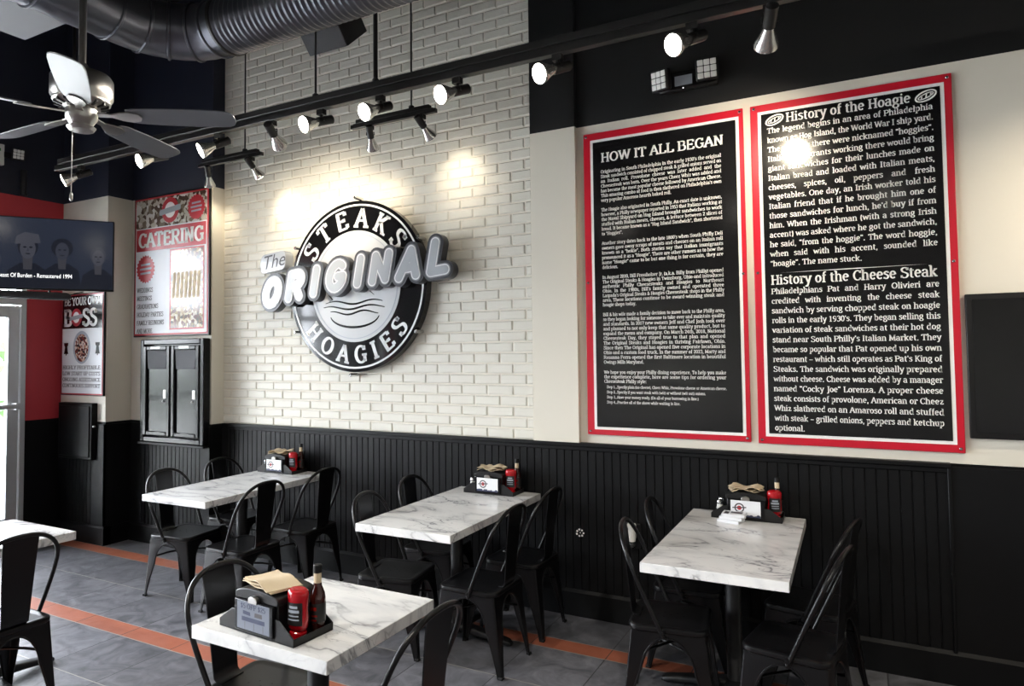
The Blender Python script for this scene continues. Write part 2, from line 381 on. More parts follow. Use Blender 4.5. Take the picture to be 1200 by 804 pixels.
def _crom(p, k=3):
    q = [p[0]] + p + [p[-1]]; out = []
    for i in range(1, len(q)-2):
        a, b, c, d = q[i-1], q[i], q[i+1], q[i+2]
        for j in range(k):
            t = j/k
            out.append(tuple(.5*((2*b[e])+(-a[e]+c[e])*t+(2*a[e]-5*b[e]+4*c[e]-d[e])*t*t+(-a[e]+3*b[e]-3*c[e]+d[e])*t**3) for e in (0, 1)))
    out.append(p[-1]); return out
_cache = {}
def glyph(ch, q=1.0, sw=SW, th=TH):
    k = (ch, q, sw, th)
    if k in _cache: return _cache[k]
    adv, src = GL[ch]; V = []; F = []
    for st in src.split(';'):
        t = st[0]; a = [float(x) for x in st[1:].split(',')]
        if t == 'S':
            w = a[2]/2; y0 = a[1]-th; y1 = a[1]+th; b = len(V)
            V += [(a[0]-w, y0), (a[0]+w, y0), (a[0]+w, y1), (a[0]-w, y1)]; F.append((b, b+1, b+2, b+3)); continue
        if t == 'D':
            b = len(V); V += [(a[0]+a[2]*cos(i*pi/3), a[1]+a[2]*sin(i*pi/3)) for i in range(6)]; F.append(tuple(range(b, b+6))); continue
        if t == 'A':
            n = max(3, int(abs(a[5]-a[4])/(30/q))); P = []
            for i in range(n+1):
                g = radians(a[4]+(a[5]-a[4])*i/n); P.append((a[0]+a[2]*cos(g), a[1]+a[3]*sin(g)))
        else:
            P = list(zip(a[0::2], a[1::2]))
            if t == 'P': P = _crom(P, 2 if q <= 1 else 4)
        b = len(V); n = len(P)
        closed = t == 'A' and abs(abs(a[5]-a[4])-360) < .1
        for i in range(n):
            if closed: A_, B_ = P[(i-1) % (n-1)], P[(i+1) % (n-1)]
            else: A_, B_ = P[max(i-1, 0)], P[min(i+1, n-1)]
            dx, dy = B_[0]-A_[0], B_[1]-A_[1]; L = hypot(dx, dy) or 1; nx, ny = -dy/L, dx/L
            h = sqrt((sw*nx)**2+(th*ny)**2); V += [(P[i][0]+nx*h, P[i][1]+ny*h), (P[i][0]-nx*h, P[i][1]-ny*h)]
        F += [(b+2*i, b+2*i+1, b+2*i+3, b+2*i+2) for i in range(n-1)]
    # every face counter-clockwise
    G = []
    for f in F:
        ar = sum(V[f[i]][0]*V[f[(i+1) % len(f)]][1]-V[f[(i+1) % len(f)]][0]*V[f[i]][1] for i in range(len(f)))
        G.append(f if ar > 0 else f[::-1])
    _cache[k] = (adv, V, G); return _cache[k]
def twidth(s, cap, sx=1.0): return sum((34 if c == ' ' else GL[c][0]) for c in s)*cap/100*sx
def text(mb, s, x0, z, cap, f, width=None, justify=False, align='l', q=1.0, sw=SW, th=TH, mi=0):
    nat = twidth(s, cap); sx = 1.0; extra = 0.0
    if width:
        if justify:
            ns = s.count(' ')
            if nat > width or not ns: sx = width/nat
            else: extra = (width-nat)/ns
        elif align == 'fit': sx = width/nat
        elif align == 'c': x0 += (width-nat)/2
    x = x0; k = cap/100
    for c in s:
        if c == ' ': x += 34*k*sx+extra; continue
        adv, V, F = glyph(c, q, sw, th)
        mb.add([f(x+vx*k*sx, z+vy*k) for vx, vy in V], F, mi); x += adv*k*sx

def sans(s, size, f, name, m, parent, world=False, shear=0.0, align='LEFT'):
    cu = bpy.data.curves.new('tmp', 'FONT'); cu.body = s; cu.size = size; cu.shear = shear; cu.align_x = align; cu.resolution_u = 3
    o = bpy.data.objects.new('tmp', cu); COL.objects.link(o); bpy.context.view_layer.update()
    me = o.evaluated_get(bpy.context.evaluated_depsgraph_get()).to_mesh()
    vs = [f(v.co.x, v.co.y) for v in me.vertices]; fs = [tuple(p.vertices) for p in me.polygons]
    o.evaluated_get(bpy.context.evaluated_depsgraph_get()).to_mesh_clear()
    bpy.data.objects.remove(o); bpy.data.curves.remove(cu)
    b = MB(); b.add(vs, fs); return b.build(name, m, parent, world=world)

# ================================================================== the room
XL, YP, YC, YB, YPI, YCC = -6.79, 4.326, 4.285, 4.31, 4.18, 3.93   # left wall, board wall, pilaster, brick, sign pilaster, corner pier
ZW, ZT, ZC = 1.115, 3.211, 5.0
XR, YF = 5.0, -8.5
b = MB(); b.box(-6.95, XR+.2, YF-.2, 4.7, -.15, 0); struct(b, 'floor', M_floor)
b = MB(); b.box(-7.0, XR+.2, YF-.2, 4.7, ZC, ZC+.15); struct(b, 'ceiling', M_ceil)
b = MB()
for x0, x1, y in ((-1.62, XR, YP), (-1.945, -1.62, YC), (-6.085, -4.975, YPI), (-7.0, -6.085, YCC)):
    b.box(x0, x1, y, 4.7, ZW, ZT, 0); b.box(x0, x1, y, 4.7, ZT, ZC, 1 if x0 > -2 else 3); b.box(x0, x1, max(y, 4.33) if x0 > -2 else y, 4.7, 0, ZW, 2)
b.box(-4.975, -1.945, YB, 4.7, 0, ZC, 0)
struct(b, 'wall_back', [M_cream, M_black, M_wains, M_navy])

# painted brick face
b = MB(); ch, bl, mo = .0745, .205, .009; row = 0; z = ZW+.002
rb = random.Random(3)
while z < ZC-.01:
    x = -4.97 - (bl/2 if row % 2 else 0)
    while x < -1.95:
        x0, x1 = max(x+mo/2, -4.972), min(x+bl-mo/2, -1.948)
        if x1-x0 > .02:
            z0, z1 = z+mo/2, z+ch-mo/2; dp = .0065+rb.uniform(-.0012, .0016)
            j = lambda s=.0012: rb.uniform(-s, s)
            nx, nz = 4, 3; V = []; c = .007
            base = [(x0, z0), (x1, z0), (x1, z1), (x0, z1)]
            V = [(px, YB, pz) for px, pz in base]
            for iz in range(nz):
                for ix in range(nx):
                    px = x0+c+(x1-x0-2*c)*ix/(nx-1)+j(); pz = z0+c+(z1-z0-2*c)*iz/(nz-1)+j()
                    V.append((px, YB-dp-j(.0011), pz))
            g = lambda ix, iz: 4+iz*nx+ix
            Fq = [(g(i, k), g(i+1, k), g(i+1, k+1), g(i, k+1)) for i in range(nx-1) for k in range(nz-1)]
            Fq += [(0, 1)+tuple(g(i, 0) for i in range(nx-1, -1, -1)), (1, 2)+tuple(g(nx-1, k) for k in range(nz-1, -1, -1)),
                   (2, 3)+tuple(g(i, nz-1) for i in range(nx)), (3, 0)+tuple(g(0, k) for k in range(nz))]
            b.add(V, Fq)
        x += bl
    z += ch; row += 1
struct(b, 'wall_brick', M_brick, smooth=True, ang=14)

# left wall with storefront opening
b = MB()
b.box(-6.90, XL, YF, 3.60, 3.0, ZT, 0); b.box(-6.95, XL, YF, YCC, ZT, ZC, 1)
b.box(-6.90, XL, 3.60, YCC, 1.13, ZT, 0); b.box(-6.90, XL, 3.60, YCC, 0, 1.13, 2)
b.box(-6.90, XL, -.95, -.65, 0, 3.0, 0); b.box(-6.90, XL, -4.5, -4.2, 0, 3.0, 0); b.box(-6.90, XL, YF, -8.0, 0, 3.0, 0)
struct(b, 'wall_left', [M_red, M_navy, M_wains])
b = MB()
b.box(XR, XR+.2, YF-.2, 4.7, 0, ZT, 0); b.box(XR, XR+.2, YF-.2, 4.7, ZT, ZC, 1); struct(b, 'wall_right', [M_cream, M_black])
b = MB()
b.box(-7.0, XR+.2, YF-.2, YF, 0, ZT, 0); b.box(-7.0, XR+.2, YF-.2, YF, ZT, ZC, 1); struct(b, 'wall_front', [M_cream, M_black])

# wainscot
def bead(mb, x0, x1, y, z0, z1, p=.0545):
    n = max(1, round((x1-x0)/p)); p = (x1-x0)/n; w, d = .004, .006; P = [(x0, y)]
    for i in range(1, n):
        x = x0+i*p; P += [(x-w, y), (x-w*.5, y+d), (x+w*.5, y+d), (x+w, y)]
    P.append((x1, y)); n = len(P)
    mb.add([(x, yy, z0) for x, yy in P]+[(x, yy, z1) for x, yy in P], [(i, i+1, n+i+1, n+i) for i in range(n-1)])
b = MB()
yw = 4.300
bead(b, -4.875, .385, yw, .16, 1.07); b.box(-4.975, -4.875, yw-.006, YB, 0, ZW); b.box(-4.875, .385, yw+.008, 4.33, 0, ZW-.01)
b.box(.385, XR, yw-.002, 4.33, 0, 1.10)
bead(b, -5.90, -5.05, 4.165, .165, .915); b.box(-6.085, -5.90, 4.163, YPI, 0, ZW-.02); b.box(-5.05, -4.977, 4.163, YPI, 0, ZW-.02)
b.box(-5.90, -5.05, 4.174, YPI+.01, 0, ZW-.02)
bead(b, -6.66, -6.22, 3.915, .165, .75); b.box(-6.79, -6.66, 3.912, YCC, 0, ZW-.02); b.box(-6.22, -6.070, 3.912, YCC, 0, ZW-.02); b.box(-6.66, -6.22, 3.924, YCC+.01, 0, ZW-.02)
struct(b, 'wainscot_back', M_wains)
b = MB()
b.box(-4.885, .395, yw-.022, 4.33, 1.095, ZW+.004); b.box(-4.885, .395, yw-.010, yw+.02, 1.068, 1.095)
b.box(-4.890, -4.872, yw-.014, yw+.01, .16, 1.095); b.box(.378, .395, yw-.014, yw+.01, .16, 1.095)
struct(b, 'trim_1', M_wains, bevel=.004)
b = MB()
for x0, x1, y in ((-4.975, XR, 4.284), (-6.07, -4.975, 4.150), (-6.79, -6.055, 3.900)):
    b.prism([(y, 0), (y+.07, 0), (y+.07, .168), (y+.014, .168), (y+.004, .155), (y, .15)], lambda u, v, x0=x0: (x0, u, v), (x1-x0, 0, 0))
b.box(-6.07, -6.055, 3.905, 4.165, 0, .168); b.box(-6.085, -6.070, 3.912, 4.17, .1, ZW-.02)
struct(b, 'baseboard_back', M_wains)

# storefront: door with aluminium frame, then windows
def frame(mb, y0, y1, z0, z1, w, d=.05, x=-6.83):
    mb.box(x-d, x+d, y0, y0+w, z0, z1); mb.box(x-d, x+d, y1-w, y1, z0, z1); mb.box(x-d, x+d, y0+w, y1-w, z1-w, z1); mb.box(x-d, x+d, y0+w, y1-w, z0, z0+w)
dr = tag(bpy.data.objects.new('door_1', None), 'aluminium framed glass entrance door at the left edge', 'door', kind='structure'); COL.objects.link(dr); dr.location = (-6.83, 3.1, 0)
b = MB(); frame(b, 2.52, 3.60, 0.0, 3.0, .045); b.box(-6.88, -6.78, 2.56, 3.56, 2.20, 2.26); b.build('door_frame', M_alu, dr, world=True, bevel=.004)
b = MB(); y0, y1 = 2.57, 3.55; b.box(-6.85, -6.80, y0, y0+.085, .01, 2.19); b.box(-6.85, -6.80, y1-.095, y1, .01, 2.19)
b.box(-6.85, -6.80, y0+.085, y1-.095, 2.08, 2.19); b.box(-6.85, -6.80, y0+.085, y1-.095, .01, .26)
b.build('door_leaf', M_alu, dr, world=True, bevel=.004)
b = MB(); b.box(-6.826, -6.822, y0+.08, y1-.09, .25, 2.085); b.box(-6.826, -6.822, 2.56, 3.56, 2.26, 2.96); b.build('glass_pane', M_glass, dr, world=True)
b = MB(); b.tube([(-6.74, y0+.06, 1.27), (-6.74, y1-.05, 1.27)], .022, 10); b.box(-6.80, -6.72, y1-.06, y1-.02, 1.24, 1.30); b.box(-6.80, -6.72, y0+.02, y0+.06, 1.24, 1.30)
b.build('push_bar', M_alu, dr, world=True, smooth=True)
b = MB(); b.box(-6.80, -6.76, 3.22, 3.50, 2.215, 2.265); b.tube([(-6.77, 3.30, 2.21), (-6.77, 3.12, 2.16)], .012); b.build('door_closer', M_alu, dr, world=True)
for i, (y0, y1) in enumerate(((1.30, 2.52), (.34, 1.30), (-.65, .34), (-2.1, -.95), (-3.2, -2.1), (-4.2, -3.2), (-5.7, -4.5), (-6.9, -5.7), (-8.0, -6.9))):
    w = tag(bpy.data.objects.new('window_%d' % (i+1), None), kind='structure'); COL.objects.link(w); w.location = (-6.83, (y0+y1)/2, .06)
    b = MB(); frame(b, y0, y1, .06, 3.0, .05); b.box(-6.88, -6.78, y0+.05, y1-.05, 2.20, 2.26); b.box(-6.90, -6.76, y0, y1, 0, .06); b.build('window_frame', M_alu, w, world=True)
    b = MB(); b.box(-6.832, -6.828, y0+.045, y1-.045, .105, 2.96); b.build('glass_pane', M_glass, w, world=True)
    la = bpy.data.lights.new('window_daylight', 'AREA'); la.shape = 'RECTANGLE'; la.size = 2.9; la.size_y = y1-y0
    la.cycles.is_portal = True
    lo = bpy.data.objects.new('window_daylight', la); COL.objects.link(lo); lo.location = (-6.93, (y0+y1)/2, 1.53); lo.rotation_euler = (0, -pi/2, 0)
la = bpy.data.lights.new('door_daylight', 'AREA'); la.shape = 'RECTANGLE'; la.size = 2.9; la.size_y = 1.08; la.cycles.is_portal = True
lo = bpy.data.objects.new('door_daylight', la); COL.objects.link(lo); lo.location = (-6.93, 3.06, 1.53); lo.rotation_euler = (0, -pi/2, 0)

# outdoors, seen through the glass and mirrored in the glossy signs
b = MB(); b.box(-40, -6.95, -30, 30, -.2, -.06); struct(b, 'ground', M_paving)
b = MB(); rh = random.Random(11)
for i in range(900):
    x = rh.uniform(-19.5, -17.5); y = rh.uniform(-14, 12); zz = rh.uniform(.1, 1.5+.8*sin(y*.8)); r = rh.uniform(.18, .4)
    a = [Vector((rh.uniform(-1, 1), rh.uniform(-1, 1), rh.uniform(-1, 1)))*r for _ in range(4)]
    b.add([Vector((x, y, zz))+q for q in a], [(0, 1, 2), (0, 2, 3), (0, 1, 3), (1, 2, 3)])
h = b.build('hedge', M_hedge); tag(h, 'green hedge across the paving outside the glass front', 'hedge', kind='stuff')

# ================================================================== text boards on the right
def XZ(y): return lambda x, z: (x, y, z)
def board(name, label, x0, x1, z0, z1, px0, px1, pz0, pz1, lines_fn):
    t = thing(name, ((x0+x1)/2, YP, z0), label, 'poster', 'red framed story boards')
    b = MB(); b.box(x0, x1, YP-.022, YP-.004, z0, z1); b.build('backing_board', M_red2, t, world=True, bevel=.003)
    w = .018
    b = MB(); b.box(px0-w, px1+w, YP-.0245, YP-.021, pz0-w, pz1+w); b.build('white_border', M_white, t, world=True)
    b = MB(); b.box(px0, px1, YP-.0265, YP-.0235, pz0, pz1); b.build('text_panel', M_panel, t, world=True)
    for sx in (x0+.02, x1-.02):
        for sz in (z0+.022, (z0+z1)/2, z1-.022):
            b = MB(); b.lathe([(.008, 0), (.008, .006), (.005, .009)], 10, (sx, YP-.022, sz), (0, -1, 0)); b.build('screw', M_chrome, t, world=True, smooth=True)
    b = MB(); lines_fn(b, XZ(YP-.0275)); b.build('writing', M_ink, t, world=True)
    return t
P1 = [(2.873, 2.685, True, ["Originating in South Philadelphia in the early 1930's the original", "Steak sandwich consisted of chopped steak & grilled onions served on", "an Italian roll. Provolone cheese was later added and the", "Cheesesteak was born. Over the years Cheez Whiz was added and", "has become the most popular cheese followed by American Cheese.", "This amazing combo of food is then slathered on Philadelphia's own", "very popular Amoroso hearth baked roll."]),
 (2.623, 2.466, True, ["The Hoagie also originated in South Philly. An exact date is unknown,", "however, a Philly newspaper reported in 1953 that Italians working at", "the Naval Shipyard on Hog Island brought sandwiches to work", "stuffed with Italian meats, cheeses, & lettuce between 2 slices of", 'bread. It became known as a "Hog Island Sandwich", then shortened', 'to "Hoggies".']),
 (2.404, 2.247, True, ["Another story dates back to the late 1800's when South Philly Deli", "owners gave away scraps of meats and cheeses on an Italian roll", 'known as a "hokie". Both stories say that Italian immigrants', 'pronounced it as a "Hoagie". There are other rumors as to how the', 'name "Hoagie" came to be but one thing is for certain, they are', "delicious."]),
 (2.182, 2.004, True, ["In August 2010, Bill Frossholzer Jr. (a.k.a. Billy from Philly) opened", "The Original Steaks & Hoagies in Twinsburg, Ohio-and introduced", "authentic Philly Cheesesteaks and Hoagies to Northeast", "Ohio. In the 1980s, Bill's family owned and operated three", "Laspada's Original Steaks & Hoagies Cheesesteak shops in the Philly", "area. These locations continue to be award-winning steak and", "hoagie shops today."]),
 (1.940, 1.634, True, ["Bill & his wife made a family decision to move back to the Philly area,", "so they began looking for someone to take over and maintain quality", "and standards. In 2017 new owners Jeff and Chef Josh took over", "and planned to not only keep that same quality product, but to", "expand the menu and company. On March 24th, 2018, National", "Cheesesteak Day, they stayed true to that plan and opened", "The Original Steaks and Hoagies in thriving Fairlawn, Ohio.", "Since then The Original has opened five corporate locations in", "Ohio and a custom food truck. In the summer of 2023, Marty and", "Rosanna Ferra opened the first Baltimore location in beautiful", "Owings Mills Maryland."]),
 (1.569, 1.511, True, ["We hope you enjoy your Philly dining experience. To help you make", "the experience complete, here are some tips for ordering your", "Cheesesteak Philly style:"])]
def lines1(b, f):
    text(b, "HOW IT ALL BEGAN", -1.445, 2.945, .062, f, width=.765, align='fit')
    for z0, z1, j, L in P1:
        for i, s in enumerate(L):
            z = z0+(z1-z0)*i/(len(L)-1)
            if i < len(L)-1: text(b, s, -1.448, z, .0215, f, width=.752, justify=True, sw=8, th=4.2)
            else: text(b, s, -1.448, z, .0215, f, width=twidth(s, .0215)*.92, align='fit', sw=8, th=4.2)
    for i, s in enumerate(["Step 1...Specify plain (no cheese), Cheez Whiz, Provolone cheese or American cheese.", "Step 2...Specify if you want steak with (wit) or without (wit out) onions.", "Step 3...Have your money ready. (Do all of your borrowing in line.)", "Step 4...Practice all of the above while waiting in line."]):
        text(b, s, -1.432, 1.476-.0323*i, .0175, f, width=twidth(s, .0175)*.88, align='fit', sw=8, th=4.2)
board('text_board', 'black text board in a red frame headed HOW IT ALL BEGAN, with small print', -1.566, -.567, 1.176, 3.148, -1.50, -.61, 1.228, 3.083, lines1)
P2a = ["The legend begins in an area of Philadelphia", "known as Hog Island, the World War I ship yard.", 'The workers there were nicknamed "hoggies".', "Italian immigrants working there would bring", "giant sandwiches for their lunches made on", "Italian bread and loaded with Italian meats,", "cheeses, spices, oil, peppers and fresh", "vegetables. One day, an Irish worker told his", "Italian friend that if he brought him one of", "those sandwiches for lunch, he'd buy if from", "him. When the Irishman (with a strong Irish", "accent) was asked where he got the sandwich,", 'he said, "from the hoggie". The word hoggie,', "when said with his accent, sounded like", '"hoagie". The name stuck.']
P2b = ["Philadelphians Pat and Harry Olivieri are", "credited with inventing the cheese steak", "sandwich by serving chopped steak on hoagie", "rolls in the early 1930's. They began selling this", "variation of steak sandwiches at their hot dog", "stand near South Philly's Italian Market. They", "became so popular that Pat opened up his own", "restaurant _ which still operates as Pat's King of", "Steaks. The sandwich was originally prepared", "without cheese. Cheese was added by a manager", 'named "Cocky Joe" Lorenza. A proper cheese', "steak consists of provolone, American or Cheez", "Whiz slathered on an Amaroso roll and stuffed", "with steak _ grilled onions, peppers and ketchup", "optional."]
def lines2(b, f):
    text(b, "History of the Hoagie", -.335, 3.022, .054, f, width=.612, align='fit', q=1.4)
    for L, z0, z1 in ((P2a, 2.970, 2.193), (P2b, 2.032, 1.251)):
        for i, s in enumerate(L):
            z = z0+(z1-z0)*i/14
            if i < 14: text(b, s, -.437, z, .0318, f, width=.812, justify=True, q=1.2, sw=9)
            else: text(b, s, -.437, z, .0318, f, q=1.2, sw=9)
    text(b, "History of the Cheese Steak", -.437, 2.086, .056, f, width=.806, align='fit', q=1.4)
    b.add([f(-.39, 2.153), f(-.03, 2.1505), f(.33, 2.153), f(-.03, 2.1555)], [(0, 1, 2, 3)])
    for cx in (-.395, .345):      # line-drawn sandwich marks beside the heading
        for rx, rz, w in ((.046, .026, .004), (.034, .012, .003)):
            n = 20; A = []
            for i in range(n+1):
                a = 2*pi*i/n; sh = .012*cos(a)
                A += [(cx+(rx+w)*cos(a), 3.045+(rz+w)*sin(a)+sh), (cx+(rx-w)*cos(a), 3.045+(rz-w)*sin(a)+sh)]
            b.add([f(*p) for p in A], [(2*i, 2*i+2, 2*i+3, 2*i+1) for i in range(n)])
        for k in (-.02, 0, .02): b.add([f(cx+k-.003, 3.036+k*.2), f(cx+k+.003, 3.036+k*.2), f(cx+k+.007, 3.054+k*.2), f(cx+k+.001, 3.054+k*.2)], [(0, 1, 2, 3)])
board('text_board', 'black text board in a red frame headed History of the Hoagie, with larger print', -.527, .461, 1.172, 3.148, -.468, .409, 1.232, 3.087, lines2)

# black board just right of the second text board
t = thing('wall_board', (.80, YP, 1.25), 'plain black board at the right end of the cream wall, beside the History board', 'board')
b = MB(); b.box(.482, 1.12, YP-.03, YP-.002, 1.25, 1.985); b.build('board_frame', M_plast, t, world=True, bevel=.004)
b = MB(); b.box(.51, 1.092, YP-.033, YP-.028, 1.28, 1.957); b.build('board_face', M_panel, t, world=True)

# emergency light with two square heads
def led_head(parent, c, ax, up, w=.058):
    c, ax, up = Vector(c), Vector(ax).normalized(), Vector(up).normalized(); sd = ax.cross(up)
    b = MB(); b.obox(c, sd*(w+.008), up*(w+.008), ax*.022); hd = b.build('lamp_head', M_plast, parent, world=True, bevel=.012)
    b = MB()
    for i in range(3):
        for k in range(3): b.obox(c+ax*.0235+sd*(i-1)*w*.64+up*(k-1)*w*.64, sd*w*.29, up*w*.29, ax*.004)
    b.build('lens', M_wplast, hd, world=True, bevel=.004)
t = thing('emergency_light', (-.87, YP, 3.32), 'twin-headed emergency light on the black wall above the text boards', 'emergency light')
b = MB(); b.box(-1.06, -.70, YP-.045, YP-.002, 3.318, 3.44); b.build('housing', M_plast, t, world=True, bevel=.012)
led_head(t, (-1.03, YP-.085, 3.385), (-.55, -1, -.25), (0, -.2, 1)); led_head(t, (-.755, YP-.085, 3.400), (.15, -1, -.2), (0, -.2, 1))
b = MB(); b.box(-.955, -.85, YP-.050, YP-.044, 3.345, 3.405); b.build('rating_plate', M_greyp, t, world=True)
b = MB(); b.lathe([(.0, 0), (.004, .001), (.004, .004)], 8, (-.905, YP-.045, 3.328), (0, -1, 0)); b.build('indicator_lamp', M_scrt, t, world=True)

# ================================================================== round logo sign on the brick
cx, cz, R0 = -3.43, 2.242, .668
YS = 4.235                                   # face of the disc
t = thing('wall_sign', (cx, YB, cz-R0), 'large round black and white logo sign on the white brick, with raised slanted letters', 'sign')
def disc(r0, r1, y0, y1, n=72):
    b = MB()
    if r0 <= 0: b.prism(circ(cx, cz, r1, n), lambda x, z: (x, y1, z), (0, y0-y1, 0)); return b
    A = circ(cx, cz, r1, n); B_ = circ(cx, cz, r0, n)
    b.loft([[(x, y1, z) for x, z in A], [(x, y0, z) for x, z in A], [(x, y0, z) for x, z in B_], [(x, y1, z) for x, z in B_]], False); return b
disc(0, R0, YS, YB-.012).build('sign_disc', M_signblack, t, world=True, smooth=True)
disc(.628, .642, YS-.003, YS+.002).build('ring', M_signwhite, t, world=True, smooth=True)
b = disc(0, .435, YS-.004, YS+.002); b.build('center_disc', M_signdisc, t, world=True, smooth=True)
b = disc(.405, .412, YS-.006, YS-.003); b.build('ring', M_greyp, t, world=True, smooth=True)
def arc_text(b, s, r, cap, a0, a1, top, y):
    ws = [GL[c][0]*cap/100 for c in s]; tot = sum(ws); sgn = -1 if top else 1
    gap = (abs(a1-a0)*r-tot)/(len(s)-1); pos = 0; a_mid = (a0+a1)/2; span = tot+gap*(len(s)-1)
    for c, w in zip(s, ws):
        am = a_mid+sgn*((pos+w/2)-span/2)/r; pos += w+gap
        adv, V, F = glyph(c, 1.6, 11, 6); k = cap/100
        up = (cos(am), sin(am)) if top else (-cos(am), -sin(am)); rg = (up[1], -up[0])
        c0 = (cx+r*cos(am), cz+r*sin(am)); P = []
        for vx, vy in V:
            u, v = (vx-adv/2)*k, (vy-50)*k; P.append((c0[0]+rg[0]*u+up[0]*v, y, c0[1]+rg[1]*u+up[1]*v))
        b.add(P, F)
b = MB(); arc_text(b, 'STEAKS', .533, .148, radians(152), radians(33), True, YS-.004); b.build('top_lettering', M_signwhite, t, world=True)
b = MB(); arc_text(b, 'HOAGIES', .533, .138, radians(214), radians(328), False, YS-.004)
b.build('bottom_lettering', M_signwhite, t, world=True)
# thin line drawing in the lower half of the disc
b = MB()
def ink(P, w, y=YS-.0055):
    n = len(P); V = []
    for i in range(n):
        a, c = P[max(i-1, 0)], P[min(i+1, n-1)]; dx, dz = c[0]-a[0], c[1]-a[1]; L = hypot(dx, dz)
        ww = w*sin(pi*(.12+.76*i/(n-1))); nx, nz = -dz/L*ww, dx/L*ww
        V += [(P[i][0]+nx, y, P[i][1]+nz), (P[i][0]-nx, y, P[i][1]-nz)]
    b.add(V, [(2*i, 2*i+2, 2*i+3, 2*i+1) for i in range(n-1)])
for k, (xa, xb, zz) in enumerate(((-.29, .27, -.125), (-.31, .29, -.165), (-.24, .23, -.205))):
    ink([(cx+xa+(xb-xa)*i/24, cz+zz+.014*sin(i/24*3*pi+k*.6)) for i in range(25)], .0075)
ink([(cx+.24*cos(pi+pi*i/20), cz-.22+.10*sin(pi+pi*i/20)) for i in range(1, 20)], .009)
ink([(cx-.26, cz-.06), (cx-.22, cz-.095), (cx-.25, cz-.11)], .007); ink([(cx+.15, cz-.045), (cx+.19, cz-.075)], .006)
b.build('line_drawing', M_signblack, t, world=True)
# raised rounded letters
SK = {'O': [('A', 0, 0, .068, .092, 0, 360)], 'R': [('L', -.055, -.092, -.055, .092), ('L', -.055, .092, .01, .092), ('A', .01, .045, .047, .047, -90, 90), ('L', -.055, -.002, .01, -.002), ('L', .0, -.002, .06, -.092)],
 'I': [('L', 0, -.092, 0, .092)], 'G': [('A', 0, 0, .07, .092, 50, 330), ('L', .062, -.045, .065, -.008), ('L', .015, -.008, .065, -.008)],
 'N': [('L', -.06, -.092, -.06, .092), ('L', -.06, .092, .06, -.092), ('L', .06, -.092, .06, .092)],
 'A': [('L', -.075, -.092, 0, .092), ('L', 0, .092, .075, -.092), ('L', -.045, -.03, .045, -.03)], 'L': [('L', -.045, .105, -.045, -.10), ('L', -.045, -.10, .075, -.10)]}
LET = list(zip('ORIGINAL', (-4.228, -3.975, -3.765, -3.545, -3.325, -3.122, -2.862, -2.612), (2.228, 2.272, 2.294, 2.322, 2.345, 2.36, 2.372, 2.402)))
def strokes():
    for chx, lx, lz in LET:
        for st in SK[chx]:
            if st[0] == 'A':
                n = 36 if st[6]-st[5] >= 359 else 18; Q = [(st[1]+st[3]*cos(radians(st[5]+(st[6]-st[5])*i/n)), st[2]+st[4]*sin(radians(st[5]+(st[6]-st[5])*i/n))) for i in range(n+1)]
            else: Q = [(st[1], st[2]), (st[3], st[4])]
            Q = [(x+.2*z, z) for x, z in Q]                      # slanted
            yield [(lx+x, lz+z+.10*x) for x, z in Q]             # climbing to the right
def capsules(r, y0, y1):
    b = MB()
    for k, Q in enumerate(strokes()):
        ya = y0-.00012*(k % 5); n = len(Q); closed = hypot(Q[0][0]-Q[-1][0], Q[0][1]-Q[-1][1]) < 1e-6
        L, R = [], []
        for i in range(n):
            a = Q[(i-1) % (n-1)] if closed else Q[max(i-1, 0)]; c = Q[(i+1) % (n-1)] if closed else Q[min(i+1, n-1)]
            g = atan2(c[1]-a[1], c[0]-a[0]); L.append((Q[i][0]-r*sin(g), Q[i][1]+r*cos(g))); R.append((Q[i][0]+r*sin(g), Q[i][1]-r*cos(g)))
        if closed:
            L, R = L[:-1], R[:-1]
            if r > .06: b.prism(R, lambda x, z: (x, y1, z), (0, ya-y1, 0)); b.v = b.v
            else: b.loft([[(x, y1, z) for x, z in R], [(x, ya, z) for x, z in R], [(x, ya, z) for x, z in L], [(x, y1, z) for x, z in L]], False)
            continue
        g0 = atan2(Q[1][1]-Q[0][1], Q[1][0]-Q[0][0]); g1 = atan2(Q[-1][1]-Q[-2][1], Q[-1][0]-Q[-2][0])
        P = R+[(Q[-1][0]+r*cos(g1-pi/2+pi*i/10), Q[-1][1]+r*sin(g1-pi/2+pi*i/10)) for i in range(1, 10)]+L[::-1]+[(Q[0][0]+r*cos(g0+pi/2+pi*i/10), Q[0][1]+r*sin(g0+pi/2+pi*i/10)) for i in range(1, 10)]
        m_ = len(P); A = [(x, y1, z) for x, z in P]+[(x, ya, z) for x, z in P]
        b.add(A, [(i, (i+1) % m_, m_+(i+1) % m_, m_+i) for i in range(m_)])
        # front face in quads between the two sides, plus the two round ends
        b.add([(x, ya, z) for x, z in L]+[(x, ya, z) for x, z in R], [(i, n+i, n+i+1, i+1) for i in range(n-1)])
        for q, g in ((Q[-1], g1-pi/2), (Q[0], g0+pi/2)): b.add([(q[0]+r*cos(g+pi*i/10), ya, q[1]+r*sin(g+pi*i/10)) for i in range(11)], [tuple(range(11))])
    return b
capsules(.066, YS-.075, YS-.002).build('letter_backing', M_signdark, t, world=True, smooth=True)
capsules(.047, YS-.079, YS-.0745).build('letter_edge', M_signgrey, t, world=True)
capsules(.039, YS-.0815, YS-.0785).build('letter_rim', M_signwhite, t, world=True)
capsules(.030, YS-.083, YS-.0812).build('letter_face', M_signlg, t, world=True)
b = MB(); b.prism([(x, z+.1*(x+4.3)) for x, z in rrect(-4.415, -4.13, 2.405, 2.565, .05)], lambda x, z: (x, YB-.012, z), (0, YS-.03-YB+.012, 0)); b.build('nameplate', M_signlg, t, world=True, bevel=.004)
